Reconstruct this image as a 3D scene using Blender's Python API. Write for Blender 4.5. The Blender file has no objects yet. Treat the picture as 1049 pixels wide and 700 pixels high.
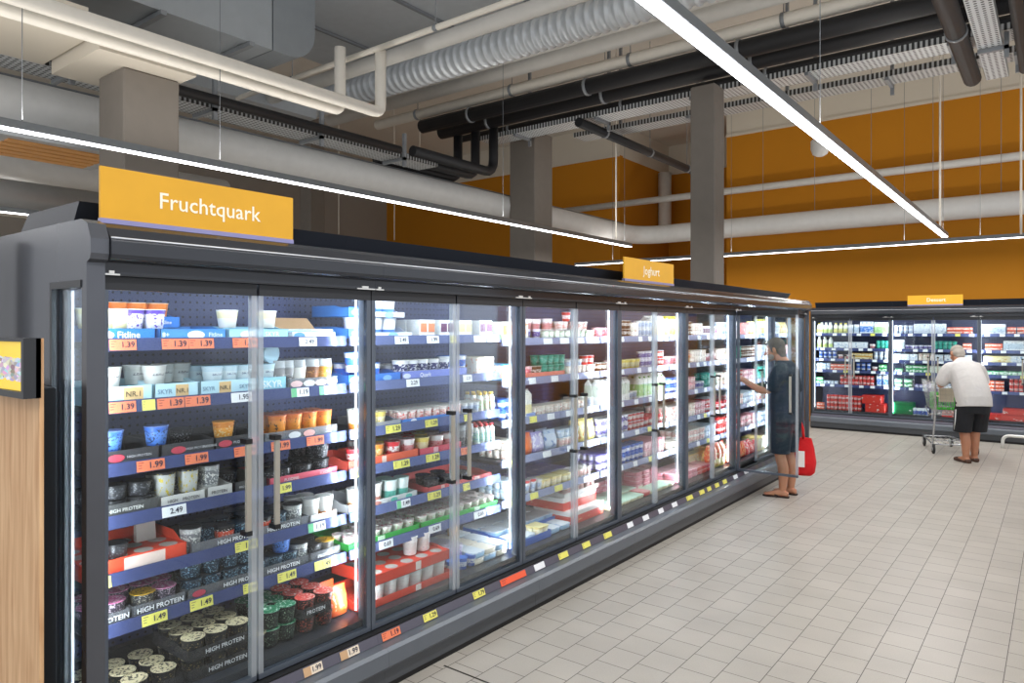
import bpy, math, random
from mathutils import Matrix, Vector
random.seed(7)
SC = bpy.context.scene
COL = SC.collection
PI = math.pi

# ---------------------------------------------------------------- camera model
F_PX, CX, CY, HY, CAMZ = 729.0, 524.5, 350.0, 337.0, 1.76
YAW = math.atan2(1086.0 - CX, F_PX)
SN, CS = math.sin(YAW), math.cos(YAW)

def ray(px):
    l = (px - CX) / F_PX
    return (-SN + CS * l, CS + SN * l)
def on_x(px, X):                       # distance and Y where the sight line meets the wall x = X
    a, b = ray(px); t = X / a
    return t, b * t
def at_x(px, py, X):
    t, Y = on_x(px, X); return Vector((X, Y, CAMZ + (HY - py) / F_PX * t))
def at_y(px, py, Y):
    a, b = ray(px); t = Y / b
    return Vector((a * t, Y, CAMZ + (HY - py) / F_PX * t))
def at_z(px, py, z):
    t = (z - CAMZ) * F_PX / (HY - py); a, b = ray(px)
    return Vector((a * t, b * t, z))

cam_d = bpy.data.cameras.new('camera'); cam = bpy.data.objects.new('camera', cam_d); COL.objects.link(cam)
cam_d.sensor_width = 36.0; cam_d.lens = F_PX / 1049 * 36.0
cam_d.shift_y = -(CY - HY) / 1049.0
cam_d.clip_start = 0.05; cam_d.clip_end = 100
cam.location = (0, 0, CAMZ); cam.rotation_euler = (PI / 2, 0, YAW)
SC.camera = cam
SC.view_settings.view_transform = 'Standard'
SC.view_settings.look = 'None'
SC.cycles.transparent_max_bounces = 20
SC.cycles.max_bounces = 7

# ---------------------------------------------------------------- materials
def s2l(c):
    c = max(0.0, min(1.0, c))
    return c / 12.92 if c <= 0.04045 else ((c + 0.055) / 1.055) ** 2.4
def hexc(h):
    h = h.lstrip('#')
    if len(h) == 3: h = ''.join(x * 2 for x in h)
    return (s2l(int(h[0:2], 16) / 255), s2l(int(h[2:4], 16) / 255), s2l(int(h[4:6], 16) / 255), 1.0)

MATS = {}
def new_mat(name):
    m = bpy.data.materials.new(name); m.use_nodes = True
    nt = m.node_tree; b = nt.nodes['Principled BSDF']
    return m, nt, b
def mat(col, rough=0.5, metal=0.0, emit=0.0, spec=None):
    k = ('p', col, rough, metal, emit, spec)
    if k in MATS: return MATS[k]
    m, nt, b = new_mat('plain_' + col.strip('#'))
    n = nt.nodes.new('ShaderNodeTexNoise'); n.inputs['Scale'].default_value = 9.0
    tc = nt.nodes.new('ShaderNodeTexCoord'); nt.links.new(tc.outputs['Object'], n.inputs['Vector'])
    mx = nt.nodes.new('ShaderNodeMix'); mx.data_type = 'RGBA'; mx.blend_type = 'MIX'
    c = hexc(col); mx.inputs['A'].default_value = tuple(v * 0.92 for v in c[:3]) + (1,)
    mx.inputs['B'].default_value = tuple(min(1, v * 1.06) for v in c[:3]) + (1,)
    nt.links.new(n.outputs['Fac'], mx.inputs['Factor']); nt.links.new(mx.outputs['Result'], b.inputs['Base Color'])
    b.inputs['Roughness'].default_value = rough; b.inputs['Metallic'].default_value = metal
    if spec is not None: b.inputs['Specular IOR Level'].default_value = spec
    if emit:
        b.inputs['Emission Color'].default_value = c; b.inputs['Emission Strength'].default_value = emit
    MATS[k] = m; return m

def glass(tint='#F2F8FA', refl=0.06, fac=1.0):
    k = ('g', tint, refl)
    if k in MATS: return MATS[k]
    m, nt, b = new_mat('clear_glass')
    nt.nodes.remove(b); out = nt.nodes['Material Output']
    tr = nt.nodes.new('ShaderNodeBsdfTransparent'); tr.inputs['Color'].default_value = hexc(tint)
    gl = nt.nodes.new('ShaderNodeBsdfGlossy'); gl.inputs['Roughness'].default_value = 0.03
    fr = nt.nodes.new('ShaderNodeLayerWeight'); fr.inputs['Blend'].default_value = 0.25
    mp = nt.nodes.new('ShaderNodeMath'); mp.operation = 'MULTIPLY_ADD'
    mp.inputs[1].default_value = 0.25; mp.inputs[2].default_value = refl
    nt.links.new(fr.outputs['Fresnel'], mp.inputs[0])
    mx = nt.nodes.new('ShaderNodeMixShader')
    nt.links.new(mp.outputs[0], mx.inputs[0]); nt.links.new(tr.outputs[0], mx.inputs[1]); nt.links.new(gl.outputs[0], mx.inputs[2])
    nt.links.new(mx.outputs[0], out.inputs['Surface'])
    MATS[k] = m; return m

def clear_plastic(col='#C8CCD2', t=0.55):
    k = ('cp', col, t)
    if k in MATS: return MATS[k]
    m, nt, b = new_mat('clear_plastic')
    out = nt.nodes['Material Output']
    b.inputs['Base Color'].default_value = hexc(col); b.inputs['Roughness'].default_value = 0.15
    tr = nt.nodes.new('ShaderNodeBsdfTransparent'); mx = nt.nodes.new('ShaderNodeMixShader'); mx.inputs[0].default_value = t
    nt.links.new(b.outputs[0], mx.inputs[1]); nt.links.new(tr.outputs[0], mx.inputs[2]); nt.links.new(mx.outputs[0], out.inputs['Surface'])
    MATS[k] = m; return m

def pack(c1, c2=None, c3=None, lo=0.28, hi=0.72, scale=6.0, cover=0.5, rough=0.35, metal=0.0):
    """printed packaging: ground colour c1, a band of c2 around the height range lo-hi, blots of c3 printed in the band"""
    k = ('k', c1, c2, c3, lo, hi, scale, cover, metal)
    if k in MATS: return MATS[k]
    m, nt, b = new_mat('printed_pack')
    tc = nt.nodes.new('ShaderNodeTexCoord'); sep = nt.nodes.new('ShaderNodeSeparateXYZ')
    nt.links.new(tc.outputs['Generated'], sep.inputs[0])
    last = None
    def mixc(a, bcol, fac):
        mx = nt.nodes.new('ShaderNodeMix'); mx.data_type = 'RGBA'
        if a is None: mx.inputs['A'].default_value = hexc(c1)
        else: nt.links.new(a, mx.inputs['A'])
        mx.inputs['B'].default_value = hexc(bcol); nt.links.new(fac, mx.inputs['Factor'])
        return mx.outputs['Result']
    def mth(op, a, v):
        n = nt.nodes.new('ShaderNodeMath'); n.operation = op
        if isinstance(a, (int, float)): n.inputs[0].default_value = a
        else: nt.links.new(a, n.inputs[0])
        if isinstance(v, (int, float)): n.inputs[1].default_value = v
        else: nt.links.new(v, n.inputs[1])
        return n.outputs[0]
    band = mth('MULTIPLY', mth('GREATER_THAN', sep.outputs[2], lo), mth('LESS_THAN', sep.outputs[2], hi))
    if c2: last = mixc(None, c2, band)
    if c3:
        vo = nt.nodes.new('ShaderNodeTexNoise'); vo.inputs['Scale'].default_value = scale * 1.8; vo.inputs['Detail'].default_value = 3.0
        ad = nt.nodes.new('ShaderNodeVectorMath'); ad.operation = 'ADD'
        oi = nt.nodes.new('ShaderNodeObjectInfo'); nt.links.new(tc.outputs['Generated'], ad.inputs[0]); nt.links.new(oi.outputs['Random'], ad.inputs[1])
        nt.links.new(ad.outputs[0], vo.inputs['Vector'])
        blot = mth('MULTIPLY', mth('GREATER_THAN', vo.outputs['Fac'], 1.0 - cover), mth('MULTIPLY', mth('GREATER_THAN', sep.outputs[2], lo * 0.6), mth('LESS_THAN', sep.outputs[2], min(hi + 0.12, 0.97))))
        last = mixc(last, c3, blot)
    if last: nt.links.new(last, b.inputs['Base Color'])
    else: b.inputs['Base Color'].default_value = hexc(c1)
    b.inputs['Roughness'].default_value = rough; b.inputs['Metallic'].default_value = metal
    MATS[k] = m; return m

# ---------------------------------------------------------------- mesh builder
class MB:
    def __init__(s): s.v = []; s.f = []; s.mi = []; s.sm = []
    def add(s, vs, fs, m=0, smooth=False):
        o = len(s.v); s.v += [tuple(p) for p in vs]
        for f in fs: s.f.append(tuple(i + o for i in f)); s.mi.append(m); s.sm.append(smooth)
        return s
    def box(s, x0, x1, y0, y1, z0, z1, m=0):
        vs = [(x, y, z) for z in (z0, z1) for y in (y0, y1) for x in (x0, x1)]
        return s.add(vs, [(0, 2, 3, 1), (4, 5, 7, 6), (0, 1, 5, 4), (2, 6, 7, 3), (0, 4, 6, 2), (1, 3, 7, 5)], m)
    def bbox(s, x0, x1, y0, y1, z0, z1, b=0.004, m=0):   # box with chamfered vertical and top edges
        r = [(x0 + b, y0), (x1 - b, y0), (x1, y0 + b), (x1, y1 - b), (x1 - b, y1), (x0 + b, y1), (x0, y1 - b), (x0, y0 + b)]
        cx, cy = (x0 + x1) / 2, (y0 + y1) / 2
        def ins(p): return (p[0] + (b if p[0] < cx else -b) , p[1] + (b if p[1] < cy else -b))
        ri = [ins(p) for p in r]
        vs = [(p[0], p[1], z0) for p in r] + [(p[0], p[1], z1 - b) for p in r] + [(p[0], p[1], z1) for p in ri]
        fs = [tuple(range(7, -1, -1)), tuple(range(16, 24))]
        for k in range(2):
            for i in range(8): j = (i + 1) % 8; fs.append((k * 8 + i, k * 8 + j, k * 8 + 8 + j, k * 8 + 8 + i))
        return s.add(vs, fs, m)
    def lathe(s, prof, seg=16, c=(0, 0, 0), mats=None, smooth=True, sq=None, capb=True, capt=True):
        """prof [(r,z)], mats per band; sq = (ax, ay, n) superellipse instead of a circle (r scales it)"""
        vs = []
        for r, z in prof:
            for i in range(seg):
                a = 2 * PI * i / seg; ca, sa = math.cos(a), math.sin(a)
                if sq:
                    ax, ay, n = sq
                    ca = math.copysign(abs(ca) ** (2 / n), ca) * ax; sa = math.copysign(abs(sa) ** (2 / n), sa) * ay
                vs.append((c[0] + r * ca, c[1] + r * sa, c[2] + z))
        o = len(s.v); s.v += vs
        for k in range(len(prof) - 1):
            for i in range(seg):
                j = (i + 1) % seg
                s.f.append((o + k * seg + i, o + k * seg + j, o + (k + 1) * seg + j, o + (k + 1) * seg + i))
                s.mi.append(mats[k] if mats else 0); s.sm.append(smooth)
        if capb: s.f.append(tuple(o + i for i in range(seg - 1, -1, -1))); s.mi.append(mats[0] if mats else 0); s.sm.append(False)
        if capt: s.f.append(tuple(o + (len(prof) - 1) * seg + i for i in range(seg))); s.mi.append(mats[-1] if mats else 0); s.sm.append(False)
        return s
    def prism(s, prof, y0, y1, m=0, smooth=False, axis='y'):
        """closed (x,z) outline run along y"""
        n = len(prof)
        if axis == 'y': vs = [(x, y0, z) for x, z in prof] + [(x, y1, z) for x, z in prof]
        else: vs = [(y0, x, z) for x, z in prof] + [(y1, x, z) for x, z in prof]
        fs = [(i, (i + 1) % n, n + (i + 1) % n, n + i) for i in range(n)]
        s.add(vs, fs, m, smooth); o = len(s.v) - 2 * n
        s.f.append(tuple(o + i for i in range(n))); s.mi.append(m); s.sm.append(False)
        s.f.append(tuple(o + n + i for i in range(n - 1, -1, -1))); s.mi.append(m); s.sm.append(False)
        return s
    def tube(s, pts, r, seg=8, m=0, caps=True, ell=None):
        """tube through points; r number or list"""
        pts = [Vector(p) for p in pts]; n = len(pts)
        rs = r if isinstance(r, (list, tuple)) else [r] * n
        o = len(s.v); prev = None
        for i, p in enumerate(pts):
            d = (pts[min(i + 1, n - 1)] - pts[max(i - 1, 0)]).normalized()
            if prev is None:
                u = d.cross(Vector((0, 0, 1)))
                if u.length < 1e-3: u = d.cross(Vector((0, 1, 0)))
            else: u = prev - d * prev.dot(d)
            u.normalize(); w = d.cross(u); prev = u
            for k in range(seg):
                a = 2 * PI * k / seg
                s.v.append(tuple(p + u * (rs[i] * math.cos(a)) + w * (rs[i] * math.sin(a))))
        for i in range(n - 1):
            for k in range(seg):
                j = (k + 1) % seg
                s.f.append((o + i * seg + k, o + i * seg + j, o + (i + 1) * seg + j, o + (i + 1) * seg + k)); s.mi.append(m); s.sm.append(True)
        if caps:
            s.f.append(tuple(o + k for k in range(seg - 1, -1, -1))); s.mi.append(m); s.sm.append(False)
            s.f.append(tuple(o + (n - 1) * seg + k for k in range(seg))); s.mi.append(m); s.sm.append(False)
        return s
    def loft(s, rings, m=0, smooth=True):
        n = len(rings[0]); o = len(s.v)
        for r in rings: s.v += [tuple(p) for p in r]
        for k in range(len(rings) - 1):
            for i in range(n):
                j = (i + 1) % n
                s.f.append((o + k * n + i, o + k * n + j, o + (k + 1) * n + j, o + (k + 1) * n + i)); s.mi.append(m); s.sm.append(smooth)
        s.f.append(tuple(o + i for i in range(n - 1, -1, -1))); s.mi.append(m); s.sm.append(smooth)
        s.f.append(tuple(o + (len(rings) - 1) * n + i for i in range(n))); s.mi.append(m); s.sm.append(smooth)
        return s
    def mesh(s, name, mats):
        me = bpy.data.meshes.new(name)
        me.from_pydata(s.v, [], s.f)
        if not isinstance(mats, (list, tuple)): mats = [mats]
        for x in mats: me.materials.append(x)
        if len(mats) > 1: me.polygons.foreach_set('material_index', s.mi)
        me.polygons.foreach_set('use_smooth', s.sm)
        me.update(); return me

def obj(name, me, parent=None, loc=(0, 0, 0), rotz=0.0):
    o = bpy.data.objects.new(name, me); COL.objects.link(o)
    o.location = loc
    if rotz: o.rotation_euler = (0, 0, rotz)
    if parent is not None: o.parent = parent
    return o
def tag_(o, label, cat, group=None):
    o['label'] = label; o['category'] = cat
    if group: o['group'] = group
    return o
def thing(name, label, cat, loc=(0, 0, 0), rotz=0.0, group=None):
    return tag_(obj(name, None, None, loc, rotz), label, cat, group)
def struct(name, me, loc=(0, 0, 0)):
    o = obj(name, me, None, loc); o['kind'] = 'structure'; return o

TXT = {}
def text_mesh(body, size, m, bold=0.012, bend=None, depth=0.0006, align='CENTER'):
    """lettering mesh in the local (y,z) plane facing +x; bend=(radius) wraps it on a cup"""
    k = (body, size, m.name, bold, bend, align)
    if k in TXT: return TXT[k]
    cu = bpy.data.curves.new('lettering', 'FONT'); cu.body = body; cu.size = size; cu.offset = bold * size
    cu.align_x = align; cu.align_y = 'CENTER'; cu.extrude = 0.0; cu.resolution_u = 2
    o = bpy.data.objects.new('lettering', cu); COL.objects.link(o)
    dg = bpy.context.evaluated_depsgraph_get(); dg.update()
    me = bpy.data.meshes.new_from_object(o.evaluated_get(dg), depsgraph=dg)
    bpy.data.objects.remove(o); bpy.data.curves.remove(cu)
    for v in me.vertices:
        x, y = v.co.x, v.co.y
        if bend: a = x / bend; v.co = (bend * math.cos(a), bend * math.sin(a), y)
        else: v.co = (depth, x, y)
    me.materials.clear(); me.materials.append(m); me.update()
    TXT[k] = me; return me

ORD = ['first', 'second', 'third', 'fourth', 'fifth', 'sixth', 'seventh', 'eighth', 'ninth', 'tenth', 'eleventh', 'twelfth', 'thirteenth', 'fourteenth', 'fifteenth', 'sixteenth', 'seventeenth', 'eighteenth', 'nineteenth', 'twentieth']
def nth(i): return ORD[i] if i < len(ORD) else '%dth' % (i + 1)

BLACK = mat('#101114', 0.5); DARK = mat('#3B3F46', 0.35, 0.2); INK = mat('#1B1E3C', 0.6); WHITE = mat('#F4F4F2', 0.5)
# lettering is prepared while the scene is still empty
for s_ in ('1.39', '1.95', '2.49', '1.99', '1.49', '2.29', '1.19', '0.69', '3.29', '1.79', '0.99', '1.29'): text_mesh(s_, 0.034, INK, 0.02)
# ================================================================ the setting
def floor_mat():
    m, nt, b = new_mat('floor_tiles')
    tc = nt.nodes.new('ShaderNodeTexCoord'); sep = nt.nodes.new('ShaderNodeSeparateXYZ'); cmb = nt.nodes.new('ShaderNodeCombineXYZ')
    nt.links.new(tc.outputs['Object'], sep.inputs[0])
    def addc(s, v):
        n = nt.nodes.new('ShaderNodeMath'); n.inputs[1].default_value = v; nt.links.new(s, n.inputs[0]); return n.outputs[0]
    nt.links.new(addc(sep.outputs[1], -3.272 + 0.192 * 40), cmb.inputs[0]); nt.links.new(addc(sep.outputs[0], 1.761 + 0.192 * 60), cmb.inputs[1])
    br = nt.nodes.new('ShaderNodeTexBrick'); nt.links.new(cmb.outputs[0], br.inputs['Vector'])
    br.inputs['Scale'].default_value = 1.0; br.inputs['Brick Width'].default_value = 0.192; br.inputs['Row Height'].default_value = 0.192
    br.inputs['Mortar Size'].default_value = 0.0022; br.inputs['Mortar Smooth'].default_value = 0.2; br.offset = 0.5
    br.inputs['Color1'].default_value = hexc('#C9C3B9'); br.inputs['Color2'].default_value = hexc('#C2BCB2'); br.inputs['Mortar'].default_value = hexc('#463F38')
    no = nt.nodes.new('ShaderNodeTexNoise'); no.inputs['Scale'].default_value = 2.2; no.inputs['Detail'].default_value = 8
    nt.links.new(tc.outputs['Object'], no.inputs['Vector'])
    mx = nt.nodes.new('ShaderNodeMix'); mx.data_type = 'RGBA'; mx.blend_type = 'MULTIPLY'; mx.inputs['Factor'].default_value = 0.30
    nt.links.new(br.outputs['Color'], mx.inputs['A']); nt.links.new(no.outputs['Fac'], mx.inputs['B'])
    n2 = nt.nodes.new('ShaderNodeTexNoise'); n2.inputs['Scale'].default_value = 160; nt.links.new(tc.outputs['Object'], n2.inputs['Vector'])
    m2 = nt.nodes.new('ShaderNodeMix'); m2.data_type = 'RGBA'; m2.blend_type = 'MULTIPLY'; m2.inputs['Factor'].default_value = 0.25
    nt.links.new(mx.outputs['Result'], m2.inputs['A']); nt.links.new(n2.outputs['Fac'], m2.inputs['B'])
    nt.links.new(m2.outputs['Result'], b.inputs['Base Color']); b.inputs['Roughness'].default_value = 0.42
    return m
struct('floor', MB().box(-16, 6, -3, 17, -0.12, 0).mesh('floor', floor_mat()))
struct('trim_1', MB().box(-2.55, 4, 2.723, 2.733, 0, 0.0012).mesh('expansion_joint', mat('#2A2622', 0.8)))

def wall_mat(c, c2, bump=0.05):
    m, nt, b = new_mat('painted_wall')
    tc = nt.nodes.new('ShaderNodeTexCoord'); no = nt.nodes.new('ShaderNodeTexNoise'); no.inputs['Scale'].default_value = 0.8; no.inputs['Detail'].default_value = 6
    nt.links.new(tc.outputs['Object'], no.inputs['Vector'])
    mx = nt.nodes.new('ShaderNodeMix'); mx.data_type = 'RGBA'; mx.inputs['A'].default_value = hexc(c); mx.inputs['B'].default_value = hexc(c2)
    nt.links.new(no.outputs['Fac'], mx.inputs['Factor']); nt.links.new(mx.outputs['Result'], b.inputs['Base Color']); b.inputs['Roughness'].default_value = 0.8
    return m
ORANGE = wall_mat('#BC7800', '#C58004'); CREAM = wall_mat('#CFC6B6', '#D6CEBF'); GREY = wall_mat('#9A948C', '#A39C93')
ZO, ZC = 5.7, 6.4
w = MB(); w.box(-5.4, 6, 14.2, 14.35, 0, ZO, 0); w.box(-5.4, 6, 14.2, 14.35, ZO, ZC, 1); w.box(-5.4, 6, 14.17, 14.2, ZO - 0.03, ZO + 0.02, 1)
struct('wall_back', w.mesh('wall_back', [ORANGE, CREAM]))
w = MB(); w.box(-15.6, -7.9, 14.25, 14.4, 0, ZO, 0); w.box(-15.6, -7.9, 14.25, 14.4, ZO, ZC, 1); w.box(-15.6, -7.9, 14.22, 14.25, ZO - 0.03, ZO + 0.02, 1)
struct('wall_back_left', w.mesh('wall_back_left', [ORANGE, CREAM]))
w = MB()
for z0, z1, k in ((0, ZO - 0.03, 0), (ZO - 0.03, ZC, 1)):
    w.box(-8.05, -7.9, 14.4, 16.8, z0, z1, k); w.box(-7.9, -5.25, 16.8, 16.95, z0, z1, k); w.box(-5.4, -5.25, 14.35, 16.8, z0, z1, k)
struct('wall_recess', w.mesh('wall_recess', [ORANGE, CREAM]))
w = MB().box(-15.75, -15.6, -3, 14.4, 0, ZC, 0); w.box(-15.6, -15.58, 6.2, 8.2, 2.2, 3.6, 1)
struct('wall_left', w.mesh('wall_left', [GREY, ORANGE]))
struct('ceiling', MB().box(-15.75, 6, -3, 17, ZC, ZC + 0.15).mesh('ceiling', wall_mat('#CFC9BE', '#D8D2C8')))
# ================================================================ refrigerated cabinets
W = 1.25
class Frame:
    def __init__(s, o, rot): s.o = Vector(o); s.rot = rot; s.c = math.cos(rot); s.s = math.sin(rot)
    def w(s, x, y, z): return (s.o.x + s.c * x - s.s * y, s.o.y + s.s * x + s.c * y, s.o.z + z)
MAIN = Frame((-2.69, 1.105, 0), 0.0)
BACK = Frame((-3.51, 13.35, 0), -PI / 2)
RX = -0.183                                  # shelf front, behind the door plane
def py_main(px): return on_x(px, -2.69 + RX)[1] - 1.105
def py_back(px):
    a, b = ray(px); return (13.35 - RX) * a / b + 3.51
SH6 = [1.70, 1.46, 1.22, 1.02, 0.80, 0.607]
SH5 = [1.675, 1.405, 1.14, 0.88, 0.615]
SHB = [1.66, 1.40, 1.21, 1.01, 0.755]
DECK = 0.325

def perf_mat(base, hole, pitch, r, rough=0.35, metal=0.3, axes=(1, 2), transparent=False):
    m, nt, b = new_mat('perforated_sheet')
    tc = nt.nodes.new('ShaderNodeTexCoord'); sc = nt.nodes.new('ShaderNodeVectorMath'); sc.operation = 'SCALE'; sc.inputs['Scale'].default_value = 1 / pitch
    nt.links.new(tc.outputs['Object'], sc.inputs[0])
    fr = nt.nodes.new('ShaderNodeVectorMath'); fr.operation = 'FRACTION'; nt.links.new(sc.outputs[0], fr.inputs[0])
    sb = nt.nodes.new('ShaderNodeVectorMath'); sb.operation = 'SUBTRACT'; sb.inputs[1].default_value = (0.5, 0.5, 0.5); nt.links.new(fr.outputs[0], sb.inputs[0])
    mu = nt.nodes.new('ShaderNodeVectorMath'); mu.operation = 'MULTIPLY'; mu.inputs[1].default_value = tuple(1.0 if i in axes else 0.0 for i in range(3)); nt.links.new(sb.outputs[0], mu.inputs[0])
    ln = nt.nodes.new('ShaderNodeVectorMath'); ln.operation = 'LENGTH'; nt.links.new(mu.outputs[0], ln.inputs[0])
    lt = nt.nodes.new('ShaderNodeMath'); lt.operation = 'LESS_THAN'; lt.inputs[1].default_value = r; nt.links.new(ln.outputs['Value'], lt.inputs[0])
    mx = nt.nodes.new('ShaderNodeMix'); mx.data_type = 'RGBA'; mx.inputs['A'].default_value = hexc(base); mx.inputs['B'].default_value = hexc(hole)
    nt.links.new(lt.outputs[0], mx.inputs['Factor']); nt.links.new(mx.outputs['Result'], b.inputs['Base Color'])
    b.inputs['Roughness'].default_value = rough; b.inputs['Metallic'].default_value = metal
    if transparent:
        out = nt.nodes['Material Output']; tr = nt.nodes.new('ShaderNodeBsdfTransparent'); ms = nt.nodes.new('ShaderNodeMixShader')
        nt.links.new(lt.outputs[0], ms.inputs[0]); nt.links.new(b.outputs[0], ms.inputs[1]); nt.links.new(tr.outputs[0], ms.inputs[2]); nt.links.new(ms.outputs[0], out.inputs['Surface'])
    return m
PERF = perf_mat('#434C78', '#14162A', 0.036, 0.16, 0.4, 0.1)
SHELL = mat('#33363C', 0.17, 0.15); SHELL_D = mat('#24262A', 0.35, 0.1); KICK = mat('#0E0E10', 0.6); BUMP = mat('#646A72', 0.35, 0.2)
LOWER = mat('#4A4D52', 0.4, 0.1); INNER = mat('#20242F', 0.5); RAILM = mat('#46507E', 0.25, 0.35); RAILM_GLOW1 = mat('#6470A0', 0.25, 0.3); RAILM_GLOW2 = mat('#98A0C2', 0.25, 0.2); RAIL2 = mat('#54525F', 0.4)  # price rails get paler along the row: LED glow put into the colour
GLASS = glass('#F6FAFB', 0.03); GLASS_END = glass('#E2EAEE', 0.08); SEAL = clear_plastic('#BFC6CC', 0.58); HANDLE = mat('#A09C92', 0.4, 0.2)
LED = mat('#E4ECFF', 0.5, 0, 6.0); LEDV = mat('#EAF2FF', 0.5, 0, 5.0); ALU = mat('#9BA1AA', 0.3, 0.6); MULL = mat('#6E7786', 0.3, 0.3); STILE = mat('#5A626E', 0.3, 0.3)

def canopy_profile():
    arc = [(0.062 + 0.028 * math.cos(a), 2.062 + 0.024 * math.sin(a)) for a in [PI / 3 * i / 6 for i in range(7)]]
    return [(0.03, 1.955), (0.03, 1.995), (0.075, 2.0), (0.086, 2.006), (0.091, 2.02)] + arc + [(0.05, 2.115), (0.02, 2.132), (-0.03, 2.138), (-0.72, 2.138), (-0.72, 2.10), (-0.05, 2.10), (-0.03, 1.955)]
ME_ = {}
def once(k, f):
    if k not in ME_: ME_[k] = f()
    return ME_[k]

def door_parts(root, side, opened=0.0):
    """side +1: hinged at the low end, -1: hinged at the high end"""
    L = 0.619; s = side
    def fr():
        b = MB()
        def bx(y0, y1, z0, z1, m=0): b.box(-0.03, 0.0, min(s * y0, s * y1), max(s * y0, s * y1), z0, z1, m)
        bx(0.003, L, 1.90, 1.948); bx(0.003, L, 0.272, 0.294, 1); bx(0.003, 0.028, 0.294, 1.90, 1)
        return b.mesh('door_frame', [SHELL_D, STILE])
    d = obj('door', once(('df', s), fr), root, (0, 0.0 if s > 0 else W, 0))
    if opened: d.rotation_euler = (0, 0, opened)
    def gl(): return MB().box(-0.020, -0.010, min(s * 0.028, s * (L - 0.022)), max(s * 0.028, s * (L - 0.022)), 0.294, 1.90).mesh('pane', GLASS)
    obj('glass_pane', once(('gp', s), gl), d)
    def se(): return MB().box(-0.028, -0.002, min(s * (L - 0.022), s * L), max(s * (L - 0.022), s * L), 0.294, 1.90).mesh('edge', SEAL)
    obj('edge_profile', once(('ep', s), se), d)
    def ha():
        b = MB(); y = s * (L - 0.062)
        b.box(0.030, 0.043, y - 0.011, y + 0.011, 0.915, 1.295, 0)
        for z in (0.905, 1.285): b.box(-0.002, 0.046, y - 0.014, y + 0.014, z, z + 0.02, 1)
        return b.mesh('handle', [HANDLE, BLACK])
    obj('handle', once(('ha', s), ha), d)
    return d

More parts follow.
